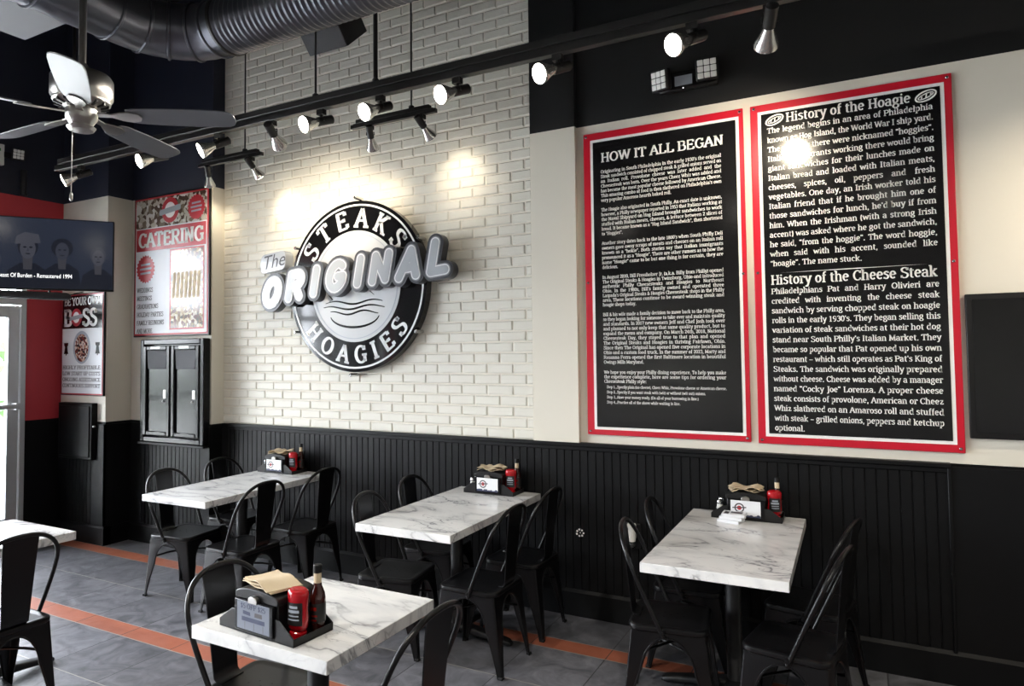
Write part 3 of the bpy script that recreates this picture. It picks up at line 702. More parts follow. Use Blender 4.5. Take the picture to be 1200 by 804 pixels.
sans('The', .165, lambda x, y: (-4.395+x, YS-.0325, 2.425+y+.12*x), 'lettering', M_signdark, t, world=True, shear=.25)
for a in (88, 28, -32, -92, -150, 150):
    b = MB(); b.lathe([(.014, 0), (.014, .09), (.009, .096)], 12, (cx+(R0+.022)*cos(radians(a)), YB-.012, cz+(R0+.022)*sin(radians(a))), (0, -1, 0))
    b.build('standoff_bolt', M_chrome, t, world=True, smooth=True)

t = thing('wall_outlet', (-4.367, YB, 2.76), 'small cream socket plate painted over on the brick, above left of the logo sign', 'wall outlet')
b = MB(); b.box(-4.402, -4.332, YB-.024, YB-.006, 2.765, 2.88); b.build('cover_plate', M_cream, t, world=True, bevel=.004)
for z in (2.80, 2.845):
    b = MB(); b.prism(rrect(-4.38, -4.354, z-.014, z+.014, .008), lambda x, z: (x, YB-.023, z), (0, -.004, 0)); b.build('socket', M_brick, t, world=True)

# ================================================================== posters on the left piers
def logo_badge(par, x, z, r, y):
    b = MB(); b.flat(circ(x, z, r, 28), XZ(y)); b.build('badge_ring', M_txtred, par, world=True)
    b = MB(); b.flat(circ(x, z, r*.62, 24), XZ(y-.0012)); b.build('badge_center', M_white, par, world=True)
    b = MB(); b.prism([(px, pz+.12*(px-x)) for px, pz in rrect(x-r*1.25, x+r*1.25, z-r*.22, z+r*.22, r*.15)], XZ(y-.0016), (0, -.0008, 0)); b.build('badge_band', M_signlg, par, world=True)
def starburst(par, x, z, r, y):
    P = [(x+(r if i % 2 else r*.88)*cos(pi*i/22), z+(r if i % 2 else r*.88)*sin(pi*i/22)) for i in range(44)]
    b = MB(); b.flat(P, XZ(y)); b.build('burst_badge', M_txtred, par, world=True)
    b = MB()
    for k, w in ((.3, .5), (0, .62), (-.3, .55)): b.flat([(x-r*w, z+r*(k-.07)), (x+r*w, z+r*(k-.02)), (x+r*w, z+r*(k+.12)), (x-r*w, z+r*(k+.07))], XZ(y-.001))
    b.build('burst_print', M_greyp, par, world=True)
y = YPI
x0, x1, z0, z1 = -6.025, -4.985, 1.895, 3.212
t = thing('wall_poster', ((x0+x1)/2, y, z0), 'tall CATERING poster with red banner and food photo above the black cabinet', 'poster')
b = MB(); b.box(x0, x1, y-.022, y-.002, z0, z1); b.build('poster_frame', M_plast, t, world=True, bevel=.003)
b = MB(); b.box(x0+.014, x1-.014, y-.024, y-.021, z0+.014, z1-.014); b.build('red_edge', M_txtred, t, world=True)
b = MB(); b.box(x0+.03, x1-.03, y-.0255, y-.0235, z0+.03, z1-.03); b.build('print_sheet', M_wpaper, t, world=True)
yy = y-.0265; W = x1-x0
b = MB(); b.flat([(x0+.03, 2.915), (x1-.03, 2.915), (x1-.03, z1-.03), (x0+.03, z1-.03)], XZ(yy)); b.build('header_photo', M_food2, t, world=True)
b = MB(); b.flat([(x0+.04, 2.70), (x1-.04, 2.70), (x1-.04, 2.905), (x0+.04, 2.905)], XZ(yy-.0005)); b.build('red_banner', M_txtred, t, world=True)
b = MB(); text(b, 'CATERING', x0+.07, 2.735, .135, XZ(yy-.0015), width=W-.14, align='fit', q=1.5, sw=12, th=7); b.build('lettering', M_ink, t, world=True)
logo_badge(t, x0+.50*W, 3.055, .118, yy-.002); starburst(t, x0+.84*W, 3.045, .118, yy-.002); starburst(t, x0+.17*W, 2.53, .135, yy-.0005)
b = MB(); b.flat([(x0+.50*W, 1.955), (x1-.06, 1.955), (x1-.06, 2.69), (x0+.50*W, 2.69)], XZ(yy-.0004)); b.build('photo_border', M_txtred, t, world=True)
b = MB(); b.flat([(x0+.515*W, 1.968), (x1-.075, 1.968), (x1-.075, 2.677), (x0+.515*W, 2.677)], XZ(yy-.001)); b.build('food_photo', M_food, t, world=True)
for i in range(7):
    xa = x0+.535*W+i*.055; b = MB(); b.prism(rrect(xa, xa+.038, 2.235, 2.475, .016), lambda u, v: (u+(v-2.3)*.08, yy-.0012, v), (0, -.001, 0)); b.build('photo_sandwich', M_kraft, t, world=True)
b = MB()
for i, s in enumerate(('WEDDINGS', 'MEETINGS', 'GRADUATIONS', 'HOLIDAY PARTIES', 'FAMILY REUNIONS', 'AND MORE')):
    text(b, s, x0+.055, 2.312-i*.0765, .043, XZ(yy-.0008), width=twidth(s, .043)*.80, align='fit')
b.build('list_lettering', M_txtgrey, t, world=True)

y = YCC
x0, x1, z0, z1 = -6.755, -6.092, 1.352, 2.318
t = thing('wall_poster', ((x0+x1)/2, y, z0), 'narrow white poster headed BE YOUR OWN BOSS on the corner pier below the television', 'poster')
b = MB(); b.box(x0, x1, y-.022, y-.002, z0, z1); b.build('poster_frame', M_iron, t, world=True, bevel=.003)
b = MB(); b.box(x0+.008, x1-.008, y-.0235, y-.021, z0+.008, z1-.008); b.build('red_edge', M_txtred, t, world=True)
b = MB(); b.box(x0+.02, x1-.02, y-.025, y-.023, z0+.02, z1-.02); b.build('print_sheet', M_wpaper, t, world=True)
yy = y-.026; W = x1-x0
b = MB(); b.flat([(x0+.02, 1.985), (x1-.02, 1.985), (x1-.02, z1-.02), (x0+.02, z1-.02)], XZ(yy)); b.build('black_header', M_panel, t, world=True)
b = MB(); text(b, 'BE YOUR OWN', x0+.05, 2.205, .075, XZ(yy-.001), width=W-.1, align='fit', sw=12, th=7)
text(b, 'B', x0+.045, 2.01, .155, XZ(yy-.001), sw=14, th=9, q=1.4); text(b, 'SS', x0+.34, 2.01, .155, XZ(yy-.001), width=.225, align='fit', sw=13, th=9, q=1.4)
b.build('heading', M_ink, t, world=True)
logo_badge(t, x0+.245, 2.09, .085, yy-.002)
b = MB(); b.flat([(x0+W/2+.135*cos(i*pi/16), 1.805+.155*sin(i*pi/16)) for i in range(32)], XZ(yy)); b.build('photo_ring', M_greyp, t, world=True)
b = MB(); b.flat([(x0+W/2+.108*cos(i*pi/16), 1.80+.13*sin(i*pi/16)) for i in range(32)], XZ(yy-.001)); b.build('portrait_photo', M_people, t, world=True)
for bx in (x0+.085, x1-.085):
    b = MB(); b.prism([(bx-.035, 1.745), (bx+.035, 1.745), (bx+.024, 1.775), (bx+.018, 1.815), (bx+.03, 1.825), (bx+.034, 1.85), (bx-.034, 1.85), (bx-.03, 1.825), (bx-.018, 1.815), (bx-.024, 1.775)], XZ(yy), (0, -.001, 0)); b.box(bx-.006, bx+.006, yy-.001, yy, 1.73, 1.746)
    b.build('bell_mark', M_panel, t, world=True)
b = MB()
for i, s in enumerate(('HIGHLY PROFITABLE', 'LOW START UP COSTS', 'ONGOING ASSISTANCE', 'CONTINUOUS SUPPORT')): text(b, s, x0+.035, 1.598-i*.057, .036, XZ(yy-.0005), width=W-.075, align='fit')
b.build('list_lettering', M_txtgrey, t, world=True)

# electrical panel door on the corner pier
t = thing('panel_cover', (-6.455, 3.912, .765), 'black hinged panel door on the corner pier below the BOSS poster', 'panel door')
b = MB(); b.box(-6.725, -6.205, 3.872, 3.935, .765, 1.285); b.build('panel_frame', M_wains, t, world=True, bevel=.006)
b = MB(); b.box(-6.70, -6.23, 3.862, 3.874, .79, 1.26); b.build('panel_door', M_wains, t, world=True, bevel=.004)
b = MB(); b.box(-6.205, -6.185, 3.88, 3.90, 1.065, 1.08); b.build('latch', M_alu, t, world=True)

# twin-door glossy cabinet under the catering poster
x0, x1, z0, z1, y = -5.845, -4.985, .935, 1.868, YPI
t = thing('wall_cabinet', ((x0+x1)/2, y, z0), 'glossy black wall cabinet with two glazed doors under the CATERING poster', 'cabinet')
b = MB(); b.box(x0, x0+.05, y-.075, y-.004, z0, z1); b.box(x1-.05, x1, y-.075, y-.004, z0, z1); b.box(x0+.05, x1-.05, y-.075, y-.004, z1-.05, z1); b.box(x0+.05, x1-.05, y-.075, y-.004, z0, z0+.05); b.box(x0+.04, x1-.04, y-.02, y-.004, z0+.04, z1-.04)
b.build('cabinet_body', M_cab, t, world=True, bevel=.008)
b = MB(); b.box(x0-.01, x1+.015, y-.09, y-.004, z0-.022, z0); b.build('sill', M_wains, t, world=True, bevel=.004)
xm = (x0+x1)/2
for xa, xb in ((x0+.052, xm-.008), (xm+.008, x1-.052)):
    b = MB(); ya, yb = y-.085, y-.05
    b.box(xa, xa+.045, ya, yb, z0+.06, z1-.06); b.box(xb-.045, xb, ya, yb, z0+.06, z1-.06); b.box(xa+.045, xb-.045, ya, yb, z1-.10, z1-.06); b.box(xa+.045, xb-.045, ya, yb, z0+.06, z0+.10)
    d = b.build('door', M_cab, t, world=True, bevel=.008)
    b = MB(); b.box(xa+.04, xb-.04, y-.065, y-.058, z0+.095, z1-.095); b.build('door_panel', M_cab, d, world=True)
    b = MB(); b.prism([(xa+.06, z1-.27), (xb-.06, z1-.27), (xb-.045, z1-.10), (xa+.045, z1-.10)], XZ(y-.065), (0, -.010, 0)); b.build('inset_panel', M_speaker, d, world=True, bevel=.003)
    b = MB(); b.box((xa+xb)/2-.075, (xa+xb)/2+.055, ya-.002, ya+.006, z1-.088, z1-.066); b.build('label_strip', M_wplast, d, world=True)
    b = MB(); b.box(xb-.085, xb-.052, y-.082, y-.063, z0+.40, z0+.475); b.lathe([(.009, 0), (.009, .02), (.004, .024)], 10, (xb-.068, y-.08, z0+.375), (0, -1, 0)); b.build('latch', M_nickel, d, world=True)

# ================================================================== television, sound bar
PR = Vector((-5.463, 3.584, 0)); dv = Vector((sin(radians(38.6)), cos(radians(38.6)), 0)); nv = Vector((dv.y, -dv.x, 0))   # nv faces the room
TW, TZ0, TZ1 = 1.045, 2.258, 2.846
O_ = PR - dv*TW
def tvp(u, v, w=0.0): p = O_+dv*u+nv*w; return (p.x, p.y, v)
t = thing('television', tvp(TW/2, 2.258), 'wall television showing four dim figures and a song title, at the left edge', 'television')
b = MB(); b.obox(tvp(TW/2, (TZ0+TZ1)/2, -.022), dv*TW/2, (0, 0, (TZ1-TZ0)/2), nv*.022); b.build('housing', M_plast, t, world=True, bevel=.004)
b = MB(); b.add([tvp(.008, TZ0+.014, .0008), tvp(TW-.008, TZ0+.014, .0008), tvp(TW-.008, TZ1-.008, .0008), tvp(.008, TZ1-.008, .0008)], [(0, 1, 2, 3)]); scr = b.build('screen', M_scr, t, world=True)
def blob(P, m, w, name): b = MB(); b.add([tvp(u, TZ0+v, w) for u, v in P], [tuple(range(len(P)))]); b.build(name, m, scr, world=True)
def ell(u, v, a, c, n=22, r=0): return [(u+a*cos(2*pi*i/n), v+c*sin(2*pi*i/n)) for i in range(n)]
for u, v, sc, hat, w in ((.20, .22, .8, 0, .001), (.43, .33, 1.05, 1, .0012), (.67, .32, .92, 2, .0014), (.93, .275, .86, 0, .0016)):
    blob([(u-.15*sc, .016), (min(u+.15*sc, 1.035), .016), (min(u+.13*sc, 1.035), v-.17*sc), (u+.05*sc, v-.11*sc), (u-.05*sc, v-.11*sc), (u-.13*sc, v-.17*sc)], M_scr0, w, 'torso')
    blob([(u-.028*sc, v-.16*sc), (u+.028*sc, v-.16*sc), (u+.034*sc, v-.05*sc), (u-.034*sc, v-.05*sc)], M_scrb, w+.0002, 'neck')
    blob(ell(u, v+.02*sc, .068*sc, .085*sc) if hat != 2 else ell(u, v+.03*sc, .085*sc, .085*sc), M_scr0 if hat != 0 else M_scr2, w+.0003, 'hair')
    blob(ell(u, v, .052*sc, .078*sc), M_scr1 if hat != 2 else M_scr2, w+.0005, 'face')
    for s_ in (-1, 1): blob(ell(u+s_*.02*sc, v+.012*sc, .012*sc, .007*sc, 10), M_scr0, w+.0007, 'eye')
    blob(ell(u, v-.038*sc, .018*sc, .005*sc, 10), M_scr0, w+.0007, 'mouth'); blob([(u-.008*sc, v-.018*sc), (u+.008*sc, v-.018*sc), (u, v+.014*sc)], M_scr2, w+.0007, 'nose')
    if hat == 1: blob([(u-.085*sc, v+.035), (u+.085*sc, v+.05), (u+.07*sc, v+.12), (u-.02*sc, v+.135), (u-.075*sc, v+.10)], M_scr1, w+.0008, 'cap')
sans('Beast Of Burden - Remastered 1994', .0475, lambda x, y: tvp(.228+x*.735, TZ0+.098+y, .004), 'title_lettering', M_scrt, scr, world=True)
b = MB(); q = Vector(tvp(TW/2, 2.55, -.044)); e = Vector((XL+.001, q.y+.25, 2.55))
b.obox(q, dv*.2, (0, 0, .16), nv*.006); b.cyl(q, q-nv*.12+Vector((0, 0, 0)), .025); b.cyl(q-nv*.12, e, .022); b.obox(e+Vector((.012, 0, 0)), (.012, 0, 0), (0, .05, 0), (0, 0, .15)); b.build('wall_arm', M_plast, t, world=True)
sb0, sb1 = .155, .735
t = thing('soundbar', tvp((sb0+sb1)/2, 2.18), 'slim black sound bar hung just under the television', 'sound bar')
b = MB(); a_, c_ = Vector(tvp(sb0, 2.222, .0)), Vector(tvp(sb1, 2.205, .0)); L_ = (c_-a_).normalized()
b.tube([a_, a_+L_*.012, a_+L_*.03, c_-L_*.03, c_-L_*.012, c_], [.015, .026, .032, .032, .026, .015], 14); b.build('speaker_body', M_speaker, t, world=True, smooth=True)
for u in (.30, .58):
    b = MB(); p0 = Vector(tvp(u, 2.215, -.02)); p1 = Vector(tvp(u, 2.254, -.03)); b.tube([p0, p1], .009, 6); b.build('bracket', M_plast, t, world=True)
b = MB(); b.tube([tvp(.70, 2.20, .0), tvp(.76, 2.235, -.01), tvp(.80, 2.245, -.02), tvp(.82, 2.252, -.03)], .004, 6); b.build('cable', M_plast, t, world=True, smooth=True)

# exit sign and its lamp head on the black wall at the far left
t = thing('exit_sign', (XL, 3.27, 3.45), 'lit exit sign on the black wall above the entrance, cut by the left edge', 'exit sign')
b = MB(); b.box(XL, XL+.05, 3.02, 3.365, 3.455, 3.645); b.build('sign_box', M_wplast, t, world=True, bevel=.006)
b = MB(); text(b, 'EXIT', 3.05, 3.49, .12, lambda u, v: (XL+.0515, u, v), width=.28, align='fit', sw=11, th=9); b.build('lettering', mat('exit_green', S(60, 150, 70), .4), t, world=True)
led_head(t, (XL+.07, 3.47, 3.575), (1, -.35, -.1), (.1, 0, 1), .045)
b = MB(); b.box(XL, XL+.05, 3.36, 3.48, 3.53, 3.58); b.build('lamp_arm', M_plast, t, world=True)
t = thing('conduit_stub', (XL, 3.545, ZT), 'short black conduit rising from the red fascia on the black wall', 'conduit')
b = MB(); b.tube([(XL+.03, 3.54, ZT+.004), (XL+.03, 3.54, ZT+.24)], .028, 12); b.lathe([(.034, 0), (.034, .02)], 12, (XL+.034, 3.54, ZT+.004)); b.build('pipe', M_black, t, world=True, smooth=True)

# ================================================================== overhead: duct, speaker, panel, fan, track lights
DX, DY, DZ, DR, EL = -3.915, 3.015, 3.80, .171, .378
t = thing('air_duct', (-3.0, DY, DZ-DR), 'dark metal air duct that bends at the corner and runs ribbed along the brick wall', 'air duct')
def ring(c, u, w, r, n=32): return [Vector(c)+r*(cos(2*pi*k/n)*Vector(u)+sin(2*pi*k/n)*Vector(w)) for k in range(n)]
b = MB(); rs = []
yy = 1.85
while yy < DY-EL: rs.append(((DX, yy, DZ), (1, 0, 0))); yy += .22
for i in range(8):
    a = pi/2*i/7; rs.append(((DX+EL-EL*cos(a), DY-EL+EL*sin(a), DZ), (cos(a), -sin(a), 0)))
rs.append(((DX+EL+.12, DY, DZ), (0, -1, 0)))
R_ = []
for i, (c, u) in enumerate(rs): R_.append(ring(c, u, (0, 0, 1), DR))
b.loft(R_, True)
for i, (c, u) in enumerate(rs[1:-1]):
    if i % 2 == 0:
        f_ = Vector(u).cross(Vector((0, 0, 1))); b.loft([ring(Vector(c)-f_*.012, u, (0, 0, 1), DR+.002), ring(Vector(c)-f_*.006, u, (0, 0, 1), DR+.011), ring(Vector(c)+f_*.006, u, (0, 0, 1), DR+.011), ring(Vector(c)+f_*.012, u, (0, 0, 1), DR+.002)], True)
b.build('elbow', M_duct, t, world=True, smooth=True)
b = MB(); R_ = []; x = DX+EL+.10
while x < 2.2:
    for dx, dr in ((0, 0), (.010, .011), (.018, .011), (.028, 0)): R_.append(ring((x+dx, DY, DZ), (0, 1, 0), (0, 0, 1), DR-.004+dr))
    x += .042
b.loft(R_, True); b.build('flexible_duct', M_duct, t, world=True, smooth=True, ang=60)
b = MB(); b.loft([ring((DX+EL+.08, DY, DZ), (0, 1, 0), (0, 0, 1), DR+.006), ring((DX+EL+.09, DY, DZ), (0, 1, 0), (0, 0, 1), DR+.016), ring((DX+EL+.105, DY, DZ), (0, 1, 0), (0, 0, 1), DR+.016), ring((DX+EL+.115, DY, DZ), (0, 1, 0), (0, 0, 1), DR+.006)], True); b.build('clamp_band', M_track, t, world=True, smooth=True)
for hx, hy in ((DX, 2.5), (-2.2, DY), (-.6, DY), (1.2, DY)):
    b = MB(); b.cyl((hx, hy, DZ+DR-.01), (hx, hy, ZC), .006, 6); b.build('hanger_rod', M_track, t, world=True)

# grey panel hung above the entrance side
t = thing('ceiling_panel', (-4.30, 1.75, 3.72), 'flat grey square-edged panel hung from the ceiling in the top left corner', 'ceiling panel')
b = MB(); b.box(-4.585, -4.065, 1.30, 2.395, 3.72, 3.75); b.build('panel', M_grey, t, world=True, bevel=.004)
for hx, hy in ((-4.5, 1.4), (-4.15, 1.4), (-4.5, 2.3), (-4.15, 2.3)):
    b = MB(); b.cyl((hx, hy, 3.748), (hx, hy, ZC), .005, 6); b.build('hanger_rod', M_track, t, world=True)

# tilted loudspeaker under the duct
ph = radians(42); P0 = Vector((-3.418, 3.605, 3.993)); e1 = Vector((.35, 0, 0)); e2 = Vector((0, .175*sin(ph), -.175*cos(ph))); e3 = Vector((0, .288*cos(ph), .288*sin(ph)))
t = thing('loudspeaker', P0+e1*.5+e2, 'dark box loudspeaker tilted downwards under the ribbed duct', 'loudspeaker')
b = MB(); b.obox(P0+(e1+e2+e3)/2, e1/2, e2/2, e3/2); b.build('cabinet', M_plast, t, world=True, bevel=.006)
b = MB(); b.obox(P0+(e1+e2)/2-e3*.01, e1*.485, e2*.48, e3*.012); b.build('grille', M_speaker, t, world=True)
b = MB(); pc = P0+(e1+e2+e3)/2; b.cyl(pc+e3*.3, (pc.x, pc.y+.06, ZC), .012, 8); b.build('mounting_rod', M_track, t, world=True)

# ceiling fan
FX, FY, FZ = -3.06, 1.845, 2.80
t = thing('ceiling_fan', (FX, FY, FZ), 'five-bladed grey ceiling fan on a long rod, upper left', 'ceiling fan')
b = MB(); b.cyl((FX, FY, FZ+.24), (FX, FY, ZC), .016, 12); b.build('down_rod', M_nickel, t, world=True, smooth=True)
b = MB(); b.lathe([(.018, .24), (.03, .22), (.055, .20), (.115, .185), (.128, .165), (.128, .085), (.118, .07), (.118, .06), (.10, .045), (.07, .035), (.02, .03)], 32, (FX, FY, FZ)); b.build('motor_housing', M_nickel, t, world=True, smooth=True)
b = MB()
for i in range(16):
    a = 2*pi*i/16; b.obox((FX+.095*cos(a), FY+.095*sin(a), FZ+.043), (.018*cos(a), .018*sin(a), .004), (-.005*sin(a), .005*cos(a), 0), (0, 0, .006))
b.build('vent_slots', M_iron, t, world=True)
b = MB(); b.lathe([(.05, .04), (.066, .025), (.066, -.015), (.055, -.03), (.045, -.045), (.06, -.055), (.05, -.07), (.015, -.076), (.001, -.077)], 24, (FX, FY, FZ)); b.build('switch_housing', M_nickel, t, world=True, smooth=True)
for k in range(5):
    a = radians(36+72*k); u = Vector((cos(a), sin(a), 0)); w0 = Vector((-sin(a), cos(a), 0)); w = (w0*cos(radians(14))-Vector((0, 0, 1))*sin(radians(14)))
    c0 = Vector((FX, FY, FZ+.005)); P = []
    prof = [(.20, .048), (.24, .058), (.36, .066), (.50, .068), (.60, .066), (.64, .060), (.66, .048), (.67, .028)]
    edge = [(r, h) for r, h in prof]+[(.672, 0)]+[(r, -h) for r, h in reversed(prof)]
    nrm = u.cross(w)
    b = MB(); b.prism(edge, lambda r, h: tuple(c0+u*r+w*h+nrm*.003), -nrm*.006); b.build('blade', M_blade, t, world=True, bevel=.002)
    b = MB(); e_ = [(.07, .016), (.13, .012), (.17, .030), (.215, .038), (.25, .026), (.262, 0)]; e_ = e_+[(r, -h) for r, h in reversed(e_[:-1])]
    b.prism(e_, lambda r, h: tuple(c0+u*r+w*h-nrm*.004 + Vector((0, 0, .012*max(0, 1-r/.2)))), -nrm*.006); b.build('blade_iron', M_nickel, t, world=True)
b = MB(); b.cyl((FX-.02, FY-.03, FZ-.06), (FX-.02, FY-.03, FZ-.36), .0018, 6); b.lathe([(.004, 0), (.007, -.01), (.007, -.03), (.003, -.038)], 8, (FX-.02, FY-.03, FZ-.355)); b.build('pull_chain', M_nickel, t, world=True)

# track lights
def track(name, label, x0, x1, y, zb, h, w, rods, group=None):
    t = thing(name, ((x0+x1)/2, y, zb), label, 'light track', group)
    b = MB(); b.box(x0, x1, y-w/2, y+w/2, zb, zb+h*.48); b.box(x0+.05, x1-.05, y-w*.62, y+w*.62, zb+h*.54, zb+h); b.box(x0+.02, x1-.02, y-w*.35, y+w*.35, zb+h*.4, zb+h*.6)
    b.build('track_bar', M_track, t, world=True, bevel=.003)
    for rx, rr in rods:
        b = MB(); b.cyl((rx, y, zb+h-.005), (rx, y, ZC), rr, 8); b.lathe([(.02, 0), (.02, .02), (rr, .03)], 10, (rx, y, zb+h-.003)); b.build('hanger_rod', M_track, t, world=True)
    return t
TY, TZ = 3.25, 3.232
KX = TY/2.8        # lamp spacing and size follow the track
track('light_track', 'long black light track running parallel to the brick wall above the tables', -5.72, 1.8, TY, TZ, .087, .044, ((-5.5, .013), (-2.94, .007), (-2.473, .013), (-.1, .013), (1.5, .013)))
track('light_track', 'short black light bar close to the wall above the CATERING poster', -4.87, -4.13, 3.95, 3.305, .06, .032, ((-4.325, .006),), 'short light bars by the wall')
track('light_track', 'short black light bar close to the wall above the round logo sign', -3.16, -2.44, 3.87, 3.325, .06, .032, ((-2.641, .006),), 'short light bars by the wall')
LAMPS = [
 (-4.69*KX, TY, TZ, (-.13, -.64, -.44), 2, 'lit spotlight at the left end of the long track'),
 (-3.892*KX, TY, TZ, (.18, -.72, -.33), 2, 'lit spotlight second from the left end of the long track'),
 (-3.333*KX, TY, TZ, (-.08, -.72, -.51), 2, 'lit spotlight third from the left end of the long track'),
 (-2.852*KX, TY, TZ, (-.28, .69, -.31), 1, 'spotlight on the long track turned to the brick wall, left of the logo sign'),
 (-2.54*KX, TY, TZ, (.12, -.83, -.38), 2, 'lit spotlight on the long track at the thin rod'),
 (-2.148*KX, TY, TZ, (.18, -.85, -.45), 2, 'lit spotlight on the long track at the thick rod'),
 (-1.693*KX, TY, TZ, (.05, -.91, -.45), 2, 'lit spotlight on the long track just right of the thick rod'),
 (-1.179*KX, TY, TZ, (-.15, -.95, -.52), 2, 'lit spotlight on the long track in front of the black pilaster'),
 (-.60*KX, TY, TZ, (-.29, -.97, -.59), 2, 'lit spotlight on the long track above the emergency light'),
 (-.264*KX, TY, TZ, (-.2, .72, -.40), 1, 'spotlight at the top right turned down towards the text boards'),
 (-4.758, 3.95, 3.305, (-.35, .45, -.75), 1, 'left spotlight on the short bar above the CATERING poster'),
 (-4.25, 3.95, 3.305, (.12, .55, -.60), 1, 'right spotlight on the short bar above the CATERING poster'),
 (-2.992, 3.87, 3.325, (-.25, .55, -.65), 1, 'left spotlight on the short bar above the round logo sign'),
 (-2.554, 3.87, 3.325, (.10, .65, -.50), 1, 'right spotlight on the short bar above the round logo sign'),
 (1.18*KX, TY, TZ, (-.2, .5, -.6), 1, None), (.55*KX, TY, TZ, (-.2, -.6, -.7), 2, None)]
LAMPS += [(x, .35, 3.42, (0, .9, -.5), 3, None) for x in (1.6, 2.6)]
LAMPS += [(x, .35, 3.42, (0, .66, -.75), 4, None) for x in (-3.9, -2.5, -1.1, .3)]
track('light_track', 'added second light track for fill lamps over the middle of the room, out of view above the picture', -5.0, 3.0, .35, 3.42, .075, .038, ((-4.7, .012), (-1.5, .012), (1.7, .012)))  # this track is added out of view to carry the fill lamps
for x, y, z, aim, kind, lab in LAMPS:
    if lab and kind == 2: x += .055
    a = (Vector(aim)+(Vector((-.42, -.10, 0)) if lab and kind == 2 else Vector())).normalized(); piv = Vector((x, y, z-.062))
    t = thing('track_spotlight', (x, y, z), lab or ('added fill spotlight on the unseen second track over the middle of the room, turned to the brick wall' if kind == 3 else 'added fill spotlight on the unseen second track over the middle of the room, turned down to the tables' if kind == 4 else 'spotlight on the long track beyond the right edge, turned to the wall' if kind == 1 else 'spotlight on the long track beyond the right edge, turned to the room'), 'spotlight', 'track spotlights')
    if y == TY: t.scale = (KX, KX, KX)
    sd = a.cross(Vector((0, 0, 1))).normalized()
    b = MB(); b.box(x-.022, x+.022, y-.015, y+.015, z-.028, z-.001); b.cyl((x, y, z-.05), (x, y, z-.026), .008, 8); b.build('adapter', M_track, t, world=True)
    b = MB()
    for s_ in (-1, 1): b.tube([(x, y, z-.046), Vector((x, y, z-.046))+sd*s_*.028, piv+sd*s_*.028+Vector((0, 0, -.004))], .004, 6)
    b.build('yoke', M_track, t, world=True)
    b = MB(); b.lathe([(.012, -.075), (.024, -.068), (.024, .022), (.02, .026)], 16, piv, a); b.build('socket', M_track, t, world=True, smooth=True)
    b = MB(); b.lathe([(.018, .02), (.021, .035), (.030, .060), (.041, .088), (.0465, .105), (.047, .112), (.044, .114)], 24, piv, a); bb = b.build('bulb', M_bulb, t, world=True, smooth=True)
    b = MB(); b.lathe([(.044, .1135), (.03, .118), (.012, .1205), (.001, .121)], 24, piv, a); b.build('lamp_lens', M_lens if kind == 1 else M_face, bb, world=True, smooth=True)
    ld = bpy.data.lights.new('spot_beam', 'SPOT'); ld.color = WARM if kind == 1 else (1, .94, .84); ld.spot_size = radians(92 if kind == 1 else 130 if kind == 3 else 74); ld.spot_blend = .9; ld.shadow_soft_size = .04
    ld.energy = WASH if kind == 3 else TABLES if kind == 4 else SPOT_DOWN if kind == 2 else SPOT*(.16 if y > 3.5 else 1.3)
    lo = bpy.data.objects.new('spot_beam', ld); COL.objects.link(lo); lo.parent = t; lo.location = piv+a*.126-Vector((x, y, z)); lo.rotation_euler = a.to_track_quat('-Z', 'Y').to_euler()

# ================================================================== tables
def make_table(lx, ly):
    t = thing('dining_table', (0, 0, 0), 'x', 'table', 'marble topped tables')
    b = MB(); b.box(-lx/2, lx/2, -ly/2, ly/2, .726, .77); b.build('tabletop', M_marble, t, bevel=.0025)
    b = MB(); b.box(-.2, .2, -.025, .025, .712, .727); b.box(-.025, .025, -.2, .2, .712, .727); b.cyl((0, 0, .69), (0, 0, .714), .06, 16); b.build('support_plate', M_iron, t)
    b = MB(); b.lathe([(.048, .055), (.0385, .075), (.0385, .70)], 24); b.build('column', M_iron, t, smooth=True)
    for k in range(4):
        a = k*pi/2; c, s_ = cos(a), sin(a); b = MB(); R_ = []
        for r, hw, z0, z1 in ((0, .045, .03, .085), (.06, .042, .03, .08), (.20, .036, .022, .058), (.31, .033, .010, .040), (.345, .030, .004, .032), (.362, .018, .004, .022)):
            q = rrect(-hw, hw, z0, z1, min(hw, (z1-z0)/2)*.7, 3); R_.append([(c*r-s_*u, s_*r+c*u, v) for u, v in q])
        b.loft(R_, True); arm = b.build('base_arm', M_iron, t, smooth=True)
        b = MB(); b.lathe([(.016, 0), (.016, .012)], 10, (c*.335, s_*.335, 0)); b.build('foot_pad', M_rubber, arm)
    return t
big = make_table(.61, 1.20); small = make_table(.61, .605)
T1 = (-4.03, 3.665); T2 = (-2.19, 3.672); T3 = (-.586, 3.672); T4 = (-1.755, 1.955); T5 = (-4.035, 1.95)
def place(o, p, rz, lab, first):
    c = o if first else copy_tree(o); c.location = (p[0], p[1], 0); c.rotation_euler = (0, 0, rz)
    if lab: c['label'] = lab
    return c
place(big, T1, radians(1.5), 'long marble-topped table on the left, beside the black cabinet', True)
place(big, T2, radians(1.0), 'long marble-topped table in the middle, under the round logo sign', False)
place(big, T3, radians(.6), 'long marble-topped table on the right, under the red framed text boards', False)
place(small, T4, 0, 'square marble-topped table in the foreground, with the open napkin caddy at its near edge', True)
place(small, T5, 0, 'marble-topped table cut by the left edge, with nothing on it', False)

